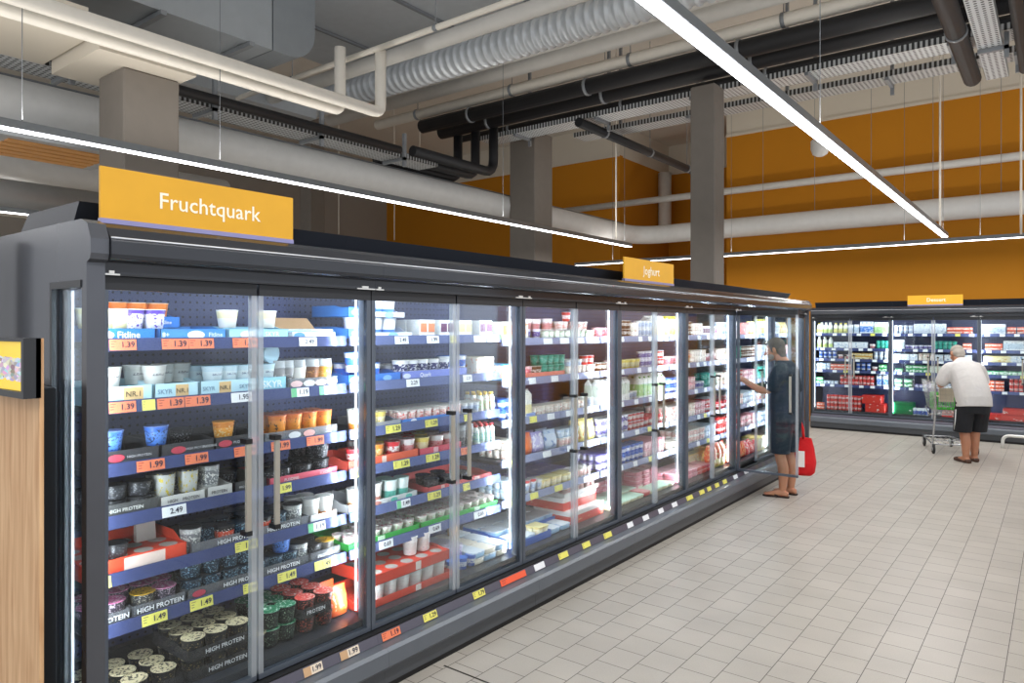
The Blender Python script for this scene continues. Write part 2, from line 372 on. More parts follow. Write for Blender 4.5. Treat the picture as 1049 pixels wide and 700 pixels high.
def cabinet(fr, k, shelves, label, group, open_low=False):
    t = thing('refrigerator_cabinet', label, 'refrigerated cabinet', fr.w(0, W * k, 0), fr.rot, group)
    obj('back_panel', once('bp', lambda: MB().box(-0.72, -0.70, 0.0005, W - 0.0005, DECK, 1.96).mesh('back_panel', PERF)), t)
    def hs():
        b = MB().box(-0.92, -0.73, 0.0005, W - 0.0005, 0.0, 2.10); b.box(-0.73, -0.06, 0.0005, W - 0.0005, 0.14, 0.28); return b.mesh('housing', SHELL_D)
    obj('housing', once('hs', hs), t)
    obj('deck', once('dk', lambda: MB().box(-0.72, -0.035, 0.0005, W - 0.0005, 0.285, DECK).mesh('deck', mat('#2E333C', 0.35, 0.3))), t)
    obj('interior_roof', once('ir', lambda: MB().box(-0.72, -0.035, 0.0005, W - 0.0005, 1.965, 1.985).mesh('roof', mat('#5B6280', 0.4, 0.2))), t)
    obj('canopy', once('cn', lambda: MB().prism(canopy_profile(), 0.0005, W - 0.0005, 0).mesh('canopy', SHELL)), t)
    obj('top_box', once('tb', lambda: MB().prism([(-0.24, 2.139), (-0.176, 2.232), (-0.67, 2.232), (-0.79, 2.139)], 0.0005, W - 0.0005, 0).mesh('top_box', mat('#2B2F38', 0.4, 0.1))), t)
    def bu():
        b = MB().prism([(0.02, 0.218), (0.11, 0.215), (0.125, 0.200), (0.128, 0.13), (0.115, 0.115), (0.02, 0.115)], 0.0005, W - 0.0005, 0); return b.mesh('bumper', BUMP)
    obj('bumper', once('bu', bu), t)
    obj('lower_panel', once('lp', lambda: MB().box(0.0, 0.098, 0.0005, W - 0.0005, 0.035, 0.112).mesh('lower_panel', LOWER)), t)
    obj('plinth', once('pl', lambda: MB().box(-0.7, 0.085, 0.0005, W - 0.0005, 0.0, 0.034).mesh('plinth', KICK)), t)
    obj('label_rail', once('lr', lambda: MB().prism([(-0.005, 0.260), (0.040, 0.260), (0.056, 0.219), (-0.005, 0.219)], 0.0005, W - 0.0005, 0).mesh('label_rail', RAIL2)), t)
    obj('rail_gap', once('rg', lambda: MB().box(0.0, 0.036, 0.0005, W - 0.0005, 0.2605, 0.268).mesh('gap', KICK)), t)
    obj('canopy_highlight', once('cb', lambda: MB().tube([(0.0865, 0.001, 2.0775), (0.0865, W - 0.001, 2.0775)], 0.0032, 8).mesh('highlight_strip', mat('#D9DDE4', 0.25, 0.2))), t)  # pale strip added as the lamp highlight on the canopy's rounded edge
    def mu():
        return MB().prism([(-0.075, 0.285), (-0.032, 0.285), (-0.032, 1.96), (-0.075, 1.96)], 0, 0.017).mesh('mullion', MULL)
    for y in (0.001, W - 0.018): obj('mullion', once('mu', mu), t, (0, y, 0))
    def lv(): return MB().box(-0.090, -0.080, 0, 0.005, 0.36, 1.93).mesh('light_strip', LEDV)
    for y in (0.020, W - 0.028): obj('light_strip', once('lv', lv), t, (0, y, 0))
    obj('header', once('hd', lambda: MB().box(-0.06, 0.029, 0.001, W - 0.001, 1.949, 1.99).mesh('header', SHELL_D)), t)
    obj('roof_light', once('rl', lambda: MB().box(-0.10, -0.07, 0.05, W - 0.05, 1.950, 1.962).mesh('roof_light', LED)), t)
    for z in shelves:
        sh = obj('shelf', once('sh', lambda: MB().box(-0.70, RX, 0.012, W - 0.012, -0.012, 0.010).mesh('shelf', INNER)), t, (0, 0, z))
        obj('price_rail', once(('pr', min(k, 2) if fr is MAIN else 0), lambda: MB().prism([(RX, 0.024), (RX + 0.006, 0.024), (RX + 0.012, -0.026), (RX, -0.026)], 0.012, W - 0.012).mesh('price_rail', (RAILM, RAILM_GLOW1, RAILM_GLOW2)[min(k, 2) if fr is MAIN else 0])), sh)
    for y, w_ in ((0.003, 0.05), (W - 0.115, 0.112)): obj('hinge_bracket', once(('hb', w_), lambda: MB().box(0.030, 0.034, 0, w_, 1.950, 1.956).box(0.030, 0.036, w_ * 0.25, w_ * 0.6, 1.956, 1.966).mesh('bracket', mat('#D5D6D4', 0.3, 0.4))), t, (0, y, 0))
    d1 = door_parts(t, 1, -PI / 2 if open_low else 0.0); door_parts(t, -1)
    return t

BAYN = ['nearest cooler', 'second cooler', 'third cooler', 'fourth cooler', 'fifth cooler', 'sixth cooler', 'farthest cooler']
BACKN = ['left back-wall cooler', 'middle back-wall cooler', 'right back-wall cooler']
for k in range(7):
    sh = SH6 if k < 2 else SH5
    lab = ['glass-door dairy cooler nearest the camera, under the large yellow sign', 'second glass-door dairy cooler of the long row from the camera',
           'third glass-door dairy cooler of the long row, with blue trays on its deck', 'fourth glass-door dairy cooler, beneath the small yellow sign',
           'fifth glass-door dairy cooler of the long row, pink packs on deck', 'sixth glass-door dairy cooler, its door held open by the shopper',
           'last glass-door dairy cooler at the far end of the long row'][k]
    cabinet(MAIN, k, sh, lab, 'dairy coolers in the long row', open_low=(k == 5))
for k in range(3):
    lab = ['back-wall glass-door cooler at left, with red packs stacked low', 'back-wall glass-door cooler behind the man in the white shirt', 'back-wall glass-door cooler at the right edge, nearest the white rail'][k]
    cabinet(BACK, k, SHB, lab, 'coolers along the back wall')

# end panels
def end_panel(y0, label, windowed_white):
    t = thing('cabinet_end_panel', label, 'end panel', (-2.69, y0, 0))
    x0, x1, zb, zt = -0.245, 0.005, 0.30, 1.90
    b = MB()
    b.prism([(0.045, 0), (0.045, 1.99), (0.07, 2.0), (0.078, 2.02), (0.078, 2.07), (0.05, 2.125), (0.0, 2.142), (-0.92, 2.142), (-0.92, zt + 0.03), (0.005, zt + 0.03), (0.005, 0)], 0, 0.06)
    b.box(-0.92, x0 - 0.02, 0, 0.06, 0, zt + 0.03); b.box(x0 - 0.02, 0.005, 0, 0.06, 0, zb)
    obj('panel', b.mesh('panel', mat('#55585F', 0.25, 0.3)), t)
    b = MB(); b.box(x0 - 0.02, x0, -0.004, 0.05, zb, zt + 0.03, 0); b.box(x0, x1, -0.004, 0.05, zt + 0.005, zt + 0.03, 0); b.box(x0 + 0.034, x0 + 0.058, 0.04, 0.05, zb, zt, 1)
    obj('window_frame', b.mesh('window_frame', [SHELL_D, mat('#D5DAE2', 0.4, 0.1)]), t)
    g = obj('window_pane', MB().box(x0 + 0.02, x1, 0.015, 0.022, zb, zt).mesh('pane', GLASS_END), t)
    return t
end_panel(1.043, 'dark grey end panel with tall side window closing the near end of the long row', True)
end_panel(1.105 + 7 * W + 0.006, 'dark grey end panel with side window at the far end of the long row', True)

pt_ = obj('partition_panel', MB().box(-0.90, 0.0, -0.03, -0.004, 0.0, 2.13).mesh('partition', SHELL_D), None, BACK.w(0, 0, 0), BACK.rot); tag_(pt_, 'dark side panel closing the left end of the back-wall coolers', 'side panel')
# header signs
def sign(name, label, p0, p1, z0, z1, text, size, frot):
    c = (Vector(p0) + Vector(p1)) / 2; L = (Vector(p1) - Vector(p0)).length
    t = thing('header_sign', label, 'sign', (c.x, c.y, z0), frot, 'yellow header signs')
    obj('sign_board', MB().box(-0.012, 0.0, -L / 2, L / 2, 0.0, z1 - z0).mesh('sign_board', mat('#DDA41C', 0.6)), t)
    obj('lettering', text_mesh(text, size, mat('#FBF3DC', 0.5), 0.007, align='CENTER'), t, (0.001, 0.02, (z1 - z0) * 0.47))
    obj('sign_foot', MB().box(-0.02, 0.006, -L / 2, L / 2, -0.018, 0.0).mesh('sign_foot', mat('#8E8CB8', 0.3, 0.3)), t)
sign('s', 'large yellow sign reading Fruchtquark on top of the nearest cooler', (-2.72, 1.118, 0), (-2.72, 1.925, 0), 2.158, 2.345, 'Fruchtquark', 0.088, 0)
sign('s', 'small yellow sign reading Joghurt on the long row of coolers', (-2.72, 4.98, 0), (-2.72, 5.885, 0), 2.158, 2.33, 'Joghurt', 0.1, 0)
sign('s', 'yellow sign reading Dessert on top of the back-wall coolers', (-2.01, 13.38, 0), (-1.228, 13.38, 0), 2.158, 2.31, 'Dessert', 0.085, -PI / 2)

# lamps inside the cabinets and above the aisles
def area(name, loc, sx, sy, power, direction, color=(1, 1, 1)):
    l = bpy.data.lights.new(name, 'AREA'); l.shape = 'RECTANGLE'; l.size = sx; l.size_y = sy; l.energy = power; l.color = color
    o = bpy.data.objects.new(name, l); COL.objects.link(o); o.location = loc
    o.rotation_euler = Vector(direction).to_track_quat('-Z', 'Y').to_euler(); return o
COOL = (0.90, 0.95, 1.0)
for fr, n, p in ((MAIN, 7, 1.0), (BACK, 3, 0.55)):
    for k in range(n):
        a = fr.w(-0.08, W * (k + 0.5), 1.94)
        d = Vector((-fr.c * 0.45, -fr.s * 0.45, -1.0))
        l = area('cooler_lamp', a, 1.1, 0.05, 3.0 * p, d, COOL)
        for y in (0.024, W - 0.024):
            s = 1 if y < 0.5 else -1
            dx, dy = -0.85, 0.5 * s
            area('cooler_lamp', fr.w(-0.093, W * k + y, 1.12), 0.008, 1.55, 7.0 * p, (fr.c * dx - fr.s * dy, fr.s * dx + fr.c * dy, 0), COOL)
# ================================================================ goods: one mesh per kind, copied over the shelves
CLEARLID = clear_plastic('#D8DDE2', 0.35); FOIL = mat('#C9CCD2', 0.25, 0.7)

def cup_body(rt, rb, h, seg, m, extra=None):
    p = [(rb * 0.93, 0.0), (rb, h * 0.03), (rb + (rt - rb) * 0.93, h * 0.90), (rt * 0.985, h * 0.91), (rt, h * 0.93), (rt, h * 0.955)]
    mats = [m] if extra is None else [m, extra]
    return MB().lathe(p, seg).mesh('cup', mats)
def cup_lid(rt, h, seg, m):
    p = [(rt * 1.03, h * 0.955), (rt * 1.04, h * 0.975), (rt * 1.0, h * 0.995), (rt * 0.9, h * 0.985), (rt * 0.86, h * 0.975)]
    return MB().lathe(p, seg).mesh('lid', m)
def cup_one(rt, rb, h, seg, m, ml):
    p = [(rb * 0.93, 0.0), (rb, h * 0.03), (rb + (rt - rb) * 0.93, h * 0.90), (rt, h * 0.93), (rt * 1.02, h * 0.96), (rt, h), (rt * 0.85, h * 0.985)]
    return MB().lathe(p, seg, mats=[0, 0, 0, 1, 1, 1]).mesh('cup', [m, ml])
def dome_lid(rt, h, seg, m):
    p = [(rt * 1.03, h * 0.955), (rt * 1.03, h), (rt * 0.95, h * 1.06), (rt * 0.93, h * 1.28), (rt * 0.88, h * 1.30)]
    return MB().lathe(p, seg).mesh('lid', m)

class Look:
    """one kind of article: its meshes are made once and shared by every copy"""
    def __init__(s, name, cat, look, shape, dims, body, lid=None, text=None, tcol=None, dome=False):
        s.name, s.cat, s.look, s.shape, s.dims, s.b, s.l, s.text, s.tcol, s.dome = name, cat, look, shape, dims, body, lid, text, tcol, dome
        s.c = {}
    def size(s):
        d = s.dims
        if s.shape == 'cup': return (2.05 * d[0], 2.05 * d[0], d[2])
        if s.shape == 'bottle': return (2.1 * d[0], 2.1 * d[0], d[1])
        return d                                                   # boxes: (depth, width, height)
    def parts(s, near):
        k = ('p', near)
        if k in s.c: return s.c[k]
        d = s.dims; out = []
        if s.shape == 'cup':
            rt, rb, h = d; seg = 20 if near == 2 else 14 if near else 10
            if near:
                out.append((s.name, cup_body(rt, rb, h, seg, s.b)))
                out.append(('lid', dome_lid(rt, h, seg, CLEARLID) if s.dome else cup_lid(rt, h, seg, s.l)))
                if s.text and near == 2:
                    out.append(('lettering', text_mesh(s.text, rt * 0.42, s.tcol or INK, 0.015, bend=(rt + rb) / 2 * 1.012), (0, 0, h * 0.55)))
            else: out.append((s.name, cup_one(rt, rb, h, seg, s.b, s.l)))
        elif s.shape == 'bottle':
            r, h = d; seg = 12 if near else 8
            bp = [(r * 0.9, 0), (r, h * 0.03), (r, h * 0.32), (r * 0.86, h * 0.45), (r, h * 0.58), (r * 0.95, h * 0.72), (r * 0.5, h * 0.86), (r * 0.45, h * 0.9)]
            cp = [(r * 0.56, h * 0.87), (r * 0.58, h * 0.99), (r * 0.5, h)]
            if near: out += [(s.name, MB().lathe(bp, seg).mesh('bottle', s.b)), ('cap', MB().lathe(cp, seg).mesh('cap', s.l))]
            else:
                b = MB().lathe(bp, seg, mats=[0] * 7); b.lathe(cp, seg, mats=[1] * 2); out.append((s.name, b.mesh('bottle', [s.b, s.l])))
        elif s.shape == 'carton':                                  # gable-topped carton with a screw cap
            dx, dy, h = d; x, y = dx / 2, dy / 2
            def gb(b, m0, m1):
                b.bbox(-x, x, -y, y, 0, h * 0.80, 0.003, m0)
                b.prism([(-x, h * 0.795), (x, h * 0.795), (0.004, h * 0.95), (0.004, h), (-0.004, h), (-0.004, h * 0.95)], -y, y, m0)
                return b
            if near:
                out.append((s.name, gb(MB(), 0, 0).mesh('carton', s.b)))
            else:
                b = gb(MB(), 0, 0); b.lathe([(0.011, 0), (0.011, 0.014)], 8, (x * 0.5, 0, h * 0.86), [1]); out.append((s.name, b.mesh('carton', [s.b, s.l or WHITE])))
            if near: out.append(('cap', MB().lathe([(0.011, 0), (0.012, 0.003), (0.011, 0.016)], 10, (x * 0.5, 0, h * 0.86)).mesh('cap', s.l or WHITE)))
        elif s.shape == 'multi':                                   # joined cups under one foil: depth x width x height
            dx, dy, h = d; nx, ny = max(2, round(dx / 0.06)), max(2, round(dy / 0.06))
            b = MB(); ax, ay = dx / nx / 2, dy / ny / 2
            for i in range(nx):
                for j in range(ny):
                    b.lathe([(0.80, 0), (0.84, h * 0.06), (0.97, h * 0.93)], 10 if near else 8, (-dx / 2 + ax * (2 * i + 1), -dy / 2 + ay * (2 * j + 1), 0), [0, 0], sq=(ax, ay, 4))
            if near:
                out.append((s.name, b.mesh('multipack', s.b)))
                out.append(('foil_lid', MB().bbox(-dx / 2, dx / 2, -dy / 2, dy / 2, h * 0.92, h, 0.002).mesh('foil', s.l)))
            else: b.bbox(-dx / 2, dx / 2, -dy / 2, dy / 2, h * 0.92, h, 0.002, 1); out.append((s.name, b.mesh('multipack', [s.b, s.l])))
        elif s.shape == 'sleeve':                                  # cup pack in a card sleeve: open ends show the cups
            dx, dy, h = d; b = MB().bbox(-dx / 2, dx / 2, -dy / 2, dy / 2, 0, h, 0.003)
            out.append((s.name, b.mesh('sleeve', s.b)))
            b = MB(); n = 2
            for j in range(n):
                y0 = -dy / 2 + dy * (j + 0.12) / n; b.box(dx / 2, dx / 2 + 0.0015, y0, y0 + dy / n * 0.80, h * 0.28, h * 0.80)
            out.append(('window_print', b.mesh('window', s.l)))
            if not near:
                vs = MB(); vs.bbox(-dx / 2, dx / 2, -dy / 2, dy / 2, 0, h, 0.003, 0)
                for j in range(n):
                    y0 = -dy / 2 + dy * (j + 0.12) / n; vs.box(dx / 2, dx / 2 + 0.0015, y0, y0 + dy / n * 0.80, h * 0.28, h * 0.80, 1)
                out = [(s.name, vs.mesh('sleeve', [s.b, s.l]))]
        elif s.shape == 'pouch':                                   # soft bag with crimped top
            dx, dy, h = d; rings = []
            for t, wx, wy in ((0, .55, .9), (.06, .9, .97), (.3, 1, 1), (.6, .8, .97), (.85, .32, .93), (.93, .06, .95), (1, .05, .96)):
                rings.append([(dx / 2 * wx * math.copysign(abs(math.cos(a)) ** .8, math.cos(a)), dy / 2 * wy * math.copysign(abs(math.sin(a)) ** .45, math.sin(a)), h * t) for a in [2 * PI * i / 14 for i in range(14)]])
            out.append((s.name, MB().loft(rings).mesh('pouch', s.b)))
        elif s.shape == 'flat':                                    # shallow film-topped pack lying flat
            dx, dy, h = d
            b = MB().lathe([(0.90, 0), (0.93, h * 0.1), (0.97, h * 0.8)], 16, mats=[0, 0], sq=(dx / 2, dy / 2, 7))
            if near: out += [(s.name, b.mesh('tub', s.b)), ('film_lid', MB().lathe([(0.97, h * 0.8), (1.0, h * 0.84), (1.0, h * 0.95), (0.9, h)], 16, sq=(dx / 2, dy / 2, 7)).mesh('film', s.l))]
            else: b.lathe([(0.97, h * 0.8), (1.0, h * 0.84), (1.0, h * 0.95), (0.9, h)], 16, mats=[1, 1, 1], sq=(dx / 2, dy / 2, 7)); out.append((s.name, b.mesh('tub', [s.b, s.l])))
        elif s.shape == 'box':                                     # folding box with overlapping top flap
            dx, dy, h = d
            b = MB().bbox(-dx / 2, dx / 2, -dy / 2, dy / 2, 0, h, 0.003)
            b.box(dx / 2, dx / 2 + 0.0015, -dy / 2 + 0.004, dy / 2 - 0.004, h * 0.78, h - 0.003); b.box(-dx / 2 + 0.01, dx / 2 - 0.004, -0.004, dy / 2 - 0.005, h, h + 0.0015)
            out.append((s.name, b.mesh('box', s.b)))
        elif s.shape == 'six':                                     # shrink-wrapped block of small cartons or cans
            dx, dy, h = d; b = MB(); n = 3
            for i in range(2):
                for j in range(n):
                    b.lathe([(0.86, 0), (0.93, h * .05), (0.93, h * .93), (0.8, h)], 10, (-dx / 4 + dx / 2 * i, -dy / 2 + dy / n * (j + .5), 0), [0, 0, 0], sq=(dx / 4, dy / n / 2, 3))
            out.append((s.name, b.mesh('block', s.b)))
        s.c[k] = out; return out

LK = {}
def L(key, *a, **k): LK[key] = Look(*a, **k)
CUP = (0.046, 0.036, 0.080); SM = (0.034, 0.027, 0.070); TALL = (0.044, 0.036, 0.105); LOW = (0.047, 0.039, 0.058)
def cupL(key, look, body, lid, dims=CUP, name='yogurt_cup', cat='yogurt cup', **k): L(key, name, cat, look, 'cup', dims, body, lid, **k)
wl = mat('#EDEDEA', 0.35); 
cupL('lemon', 'pale yellow quark cup', pack('#EFE8B0', '#F6F2D8'), wl, name='quark_cup', cat='quark cup')
cupL('purple', 'purple and white quark cup', pack('#5B3FA6', '#F1EEF4', '#6A4CB4', 0.02, 0.80, 4, 0.42), wl, name='quark_cup', cat='quark cup')
cupL('orangeq', 'orange fruit quark cup', pack('#F2E3CF', '#EE8430', None, 0.30, 1.1), mat('#F4D5B4', 0.4), name='quark_cup', cat='quark cup')
cupL('cream', 'cream and white quark cup', pack('#F4F1E8', '#F3E9B8', None, 0.55, 0.95), wl, name='quark_cup', cat='quark cup')
cupL('zero', 'grey and white quark cup', pack('#D4D5D0', '#DEDEDA'), wl, name='quark_cup', cat='quark cup', text='ZERO')
cupL('skyr', 'light blue skyr cup', pack('#CFE6F2', '#E4F1F7'), mat('#B8DDF0', 0.4), name='skyr_cup', cat='skyr cup', text='SKYR', tcol=mat('#3C5D86', .6))
cupL('pudblue', 'blue pudding cup', pack('#3A6FD0', '#5B8FE6', '#1E2B50', 0.1, 0.75, 5, 0.42), mat('#7C9BE8', 0.4), name='pudding_cup', cat='pudding cup')
cupL('pudorange', 'orange pudding cup', pack('#DE861E', '#F3A63E', '#FBE2B0', 0.1, 0.7, 5, 0.4), mat('#EFA13C', 0.4), name='pudding_cup', cat='pudding cup')
cupL('black', 'black dessert cup', pack('#17181C', '#23252B', '#B9BAC0', 0.15, 0.85, 9, 0.40), mat('#3A3B40', 0.3), name='dessert_cup', cat='dessert cup')
cupL('blackwide', 'low black dessert tub', pack('#15161A', '#26282D', '#A9ABB2', 0.1, 0.8, 8, 0.38), mat('#2C2D31', 0.25), LOW, name='dessert_tub', cat='dessert tub')
cupL('stripe', 'silver cup with yellow stripes', pack('#2A2B2E', '#C9CBC6', '#D8C23A', 0.05, 0.92, 4, 0.42), mat('#2A2B2F', 0.3), TALL, name='dessert_cup', cat='dessert cup')
cupL('silver', 'silver grey dessert cup', pack('#B7B9B8', '#7C7F84', '#E8E8E4', 0.2, 0.8, 6, 0.45), mat('#3A3B40', 0.3), TALL, name='dessert_cup', cat='dessert cup')
cupL('protpink', 'dark protein cup with pink lid', pack('#2A2630', '#3C3642', '#C9B8C6', 0.15, 0.85, 8, 0.42), pack('#C25A92', None, '#E7D6E0', 0.0, 1.0, 5, 0.45), name='protein_cup', cat='protein cup')
cupL('protyel', 'dark protein cup with yellow lid', pack('#26262A', '#393A3E', '#B9B4A2', 0.15, 0.85, 8, 0.42), pack('#E0AE2C', None, '#2A2A20', 0.0, 1.0, 5, 0.42), name='protein_cup', cat='protein cup')
cupL('protblue', 'dark blue protein cup', pack('#16212E', '#1E3346', '#8FB6CC', 0.15, 0.85, 8, 0.42), mat('#22394C', 0.3), name='protein_cup', cat='protein cup')
cupL('protred', 'black protein cup with orange print', pack('#16171B', '#E4573C', '#F3E6E0', 0.35, 0.75, 7, 0.40), mat('#1E2128', 0.3), name='protein_cup', cat='protein cup')
cupL('protgold', 'black protein cup with cream lid', pack('#14161A', '#1E2024', '#9A8A5C', 0.15, 0.7, 8, 0.38), pack('#D9CDA8', None, '#3A2E20', 0.0, 1.0, 4, 0.45), name='protein_cup', cat='protein cup')
cupL('protgreen', 'black protein cup with green lid', pack('#121417', '#1A2420', '#9FC0A0', 0.15, 0.8, 8, 0.38), pack('#0F7A4E', None, '#DDEBE0', 0.0, 1.0, 4, 0.42), name='protein_cup', cat='protein cup')
cupL('protcoral', 'black protein cup with red lid', pack('#15161A', '#33201F', '#D9604E', 0.15, 0.8, 8, 0.42), pack('#D8483C', None, '#F1DCD6', 0.0, 1.0, 4, 0.42), name='protein_cup', cat='protein cup')
cupL('vanilla', 'white cup with clear dome lid', pack('#F1F0EC', '#2B2B30', None, 0.30, 0.40), wl, TALL, name='layered_cup', cat='yogurt cup', dome=True)
cupL('greydome', 'grey cup with clear dome lid', pack('#8C8A8C', '#5A585C', '#D0CFD0', 0.1, 0.6, 5, 0.4), wl, TALL, name='layered_cup', cat='yogurt cup', dome=True)
cupL('browndome', 'brown cup with clear dome lid', pack('#6E4226', '#8A542E', '#C98A4A', 0.1, 0.7, 5, 0.4), wl, TALL, name='layered_cup', cat='yogurt cup', dome=True)
cupL('orangedome', 'orange cup with clear dome lid', pack('#E8A032', '#F2B84C', '#F7E3B8', 0.1, 0.7, 5, 0.4), wl, TALL, name='layered_cup', cat='yogurt cup', dome=True)
cupL('orangepud', 'orange layered pudding cup', pack('#E27A20', '#EE9434', '#3A2A20', 0.2, 0.8, 3, 0.36), pack('#D9693A', None, '#F0C8A0', 0, 1, 3, 0.4), TALL, name='pudding_cup', cat='pudding cup')
cupL('tallblue', 'tall blue and white quark cup', pack('#F3F5F8', '#2D6BD0', '#C94A48', 0.35, 0.75, 4, 0.36), mat('#3A78D8', .4), TALL, name='quark_cup', cat='quark cup')
cupL('bigwhite', 'large white quark cup with blue base', pack('#F5F7FA', '#5E9BE6', None, -0.1, 0.38), mat('#E9F1F8', .4), (0.055, 0.045, 0.10), name='quark_cup', cat='quark cup')
cupL('whiteplain', 'plain white yogurt cup', pack('#F0EFEC', '#E2E0DC', '#B9B6C6', 0.3, 0.7, 5, 0.34), wl, TALL)
cupL('whiteorange', 'white yogurt cup with orange foot', pack('#F5F3EE', '#EE8A3C', '#F4C44C', -0.1, 0.30, 4, 0.4), wl, TALL)
cupL('whitepink', 'white yogurt cup with pink foot', pack('#F3F0EC', '#E9A79A', None, -0.1, 0.35), wl, TALL)
cupL('teal', 'white yogurt cup with teal foot', pack('#E6F1EE', '#66BFAE', None, -0.1, 0.45), mat('#CFE9E4', .4), TALL)
cupL('lilac', 'tall lilac yogurt cup', pack('#CFC3DE', '#8C79AE', '#332C48', 0.3, 0.7, 4, 0.38), mat('#DCD3E8', .4), (0.05, 0.042, 0.13))
cupL('berry', 'white cup with dark blue berry print', pack('#F2F3F7', '#2E2F66', '#F2F3F7', 0.25, 0.75, 4, 0.45), wl)
cupL('redwhite', 'red and white yogurt cup', pack('#F6F1F0', '#E8A0A2', '#C83A48', 0.05, 0.6, 4, 0.42), pack('#F2D8D8', None, '#C8424C', 0, 1, 3, 0.4))
cupL('pinkcup', 'pink strawberry yogurt cup', pack('#F2B9BE', '#EE7E8C', '#FBE9EA', 0.2, 0.8, 4, 0.42), pack('#F0C6CA', None, '#D84858', 0, 1, 3, 0.4))
cupL('redcup', 'red fruit yogurt cup', pack('#D8323A', '#F4ECE8', '#C9252E', 0.3, 0.7, 4, 0.45), pack('#C8202A', None, '#F2E4E0', 0, 1, 3, 0.45))
cupL('orangecup', 'orange fruit yogurt cup', pack('#F08A34', '#F7C27A', '#F9EBD6', 0.2, 0.7, 4, 0.4), pack('#F3B06A', None, '#F8EEDD', 0, 1, 3, 0.45))
cupL('yellowcup', 'yellow fruit yogurt cup', pack('#F1DC74', '#F7EFC4', '#E8B23C', 0.2, 0.7, 4, 0.4), pack('#EAD88A', None, '#F7F2DC', 0, 1, 3, 0.45))
cupL('greencup', 'green teal yogurt cup', pack('#0E9A86', '#16B29C', '#E6F4F0', 0.3, 0.7, 5, 0.4), mat('#2FB6A2', .35), SM, name='small_yogurt_cup', cat='small yogurt cup')
cupL('bluecup', 'small blue yogurt cup', pack('#2C5FC4', '#EEF2F8', '#2C5FC4', 0.3, 0.7, 5, 0.42), mat('#4C7FD8', .35), SM, name='small_yogurt_cup', cat='small yogurt cup')
cupL('smallred', 'small red yogurt cup', pack('#D63C40', '#F2E8E4', '#D63C40', 0.3, 0.7, 5, 0.42), mat('#C8CCD2', .3, .4), SM, name='small_yogurt_cup', cat='small yogurt cup')
cupL('smallbrown', 'small brown dessert cup', pack('#6A4430', '#F1E9DF', '#6A4430', 0.35, 0.7, 5, 0.45), mat('#C9C3BC', .3, .3), SM, name='small_yogurt_cup', cat='small yogurt cup')
cupL('smallwhite', 'small white yogurt cup', pack('#EEF0F4', '#C7D6EC', '#6F86B8', 0.3, 0.75, 5, 0.40), wl, SM, name='small_yogurt_cup', cat='small yogurt cup')
cupL('violetcup', 'violet and white yogurt cup', pack('#EDEAF4', '#5A4AA8', '#F4F2FA', 0.25, 0.75, 5, 0.42), mat('#E9E6F2', .4), SM, name='small_yogurt_cup', cat='small yogurt cup')
cupL('smalllime', 'small cup with white and pink lid', pack('#F2EEE6', '#DCE8D2', '#C7506A', 0.3, 0.8, 5, 0.4), pack('#F1E9E4', None, '#C8506A', 0, 1, 3, 0.42), (0.036, 0.029, 0.052), name='small_yogurt_cup', cat='small yogurt cup')
def boxL(key, name, cat, look, shape, dims, body, lid=None): L(key, name, cat, look, shape, dims, body, lid)
slv = pack('#F4F5F3', None, '#DCE8EE', 0.0, 1.0, 4, 0.4)
for kk, cc, nm in (('slvorange', '#EE8A5C', 'orange'), ('slvpurple', '#6A2E5E', 'purple'), ('slvyellow', '#EFE0A0', 'yellow')):
    boxL(kk, 'yogurt_multipack', 'yogurt multipack', 'white sleeved multipack with %s windows' % nm, 'sleeve', (0.11, 0.125, 0.098), slv, mat(cc, .5))
boxL('slvtall', 'yogurt_multipack', 'yogurt multipack', 'orange and green multipack', 'sleeve', (0.11, 0.115, 0.118), pack('#F2EEDF', '#BBDDA0', None, -0.1, 0.28), mat('#F0935A', .5))
boxL('creampack', 'yogurt_multipack', 'yogurt multipack', 'cream multipack with orange print', 'box', (0.12, 0.17, 0.105), pack('#F6EAD2', '#F8F1E4', '#EE9A52', 0.1, 0.9, 3, 0.40))
boxL('bluepack', 'yogurt_multipack', 'yogurt multipack', 'cream multipack with blue edges', 'box', (0.12, 0.16, 0.105), pack('#57B4E0', '#F6EDE0', '#E8A36A', 0.12, 0.9, 3, 0.40))
boxL('mred', 'yogurt_multipack', 'yogurt multipack', 'white and red four-cup pack', 'multi', (0.12, 0.125, 0.062), pack('#F4EEEA', '#E9C9C2', '#D2423F', 0.2, 0.8, 5, 0.42), pack('#F3EFEA', None, '#D8605A', 0, 1, 4, 0.42))
boxL('mpink', 'yogurt_multipack', 'yogurt multipack', 'pink four-cup pack', 'multi', (0.12, 0.125, 0.062), pack('#F0B8C0', '#F4DADC', '#D84C66', 0.2, 0.8, 5, 0.42), pack('#EFA0AE', None, '#FBEFF0', 0, 1, 4, 0.46))
boxL('mgreen', 'yogurt_multipack', 'yogurt multipack', 'green and white four-cup pack', 'multi', (0.12, 0.125, 0.06), pack('#DDE9D4', '#EFF3E8', '#5FA65A', 0.2, 0.8, 5, 0.4), pack('#EEF1E6', None, '#C6707C', 0, 1, 4, 0.42))
boxL('mblue', 'yogurt_multipack', 'yogurt multipack', 'light blue four-cup pack', 'multi', (0.12, 0.125, 0.062), pack('#BFD6EE', '#E8F0F8', '#4F86CC', 0.2, 0.8, 5, 0.4), pack('#DDE9F4', None, '#5C92D4', 0, 1, 4, 0.42))
boxL('myellow', 'yogurt_multipack', 'yogurt multipack', 'yellow four-cup pack', 'multi', (0.12, 0.125, 0.062), pack('#F1E19A', '#F8F1D2', '#E2A63C', 0.2, 0.8, 5, 0.4), pack('#F4E7A8', None, '#E29A3C', 0, 1, 4, 0.42))
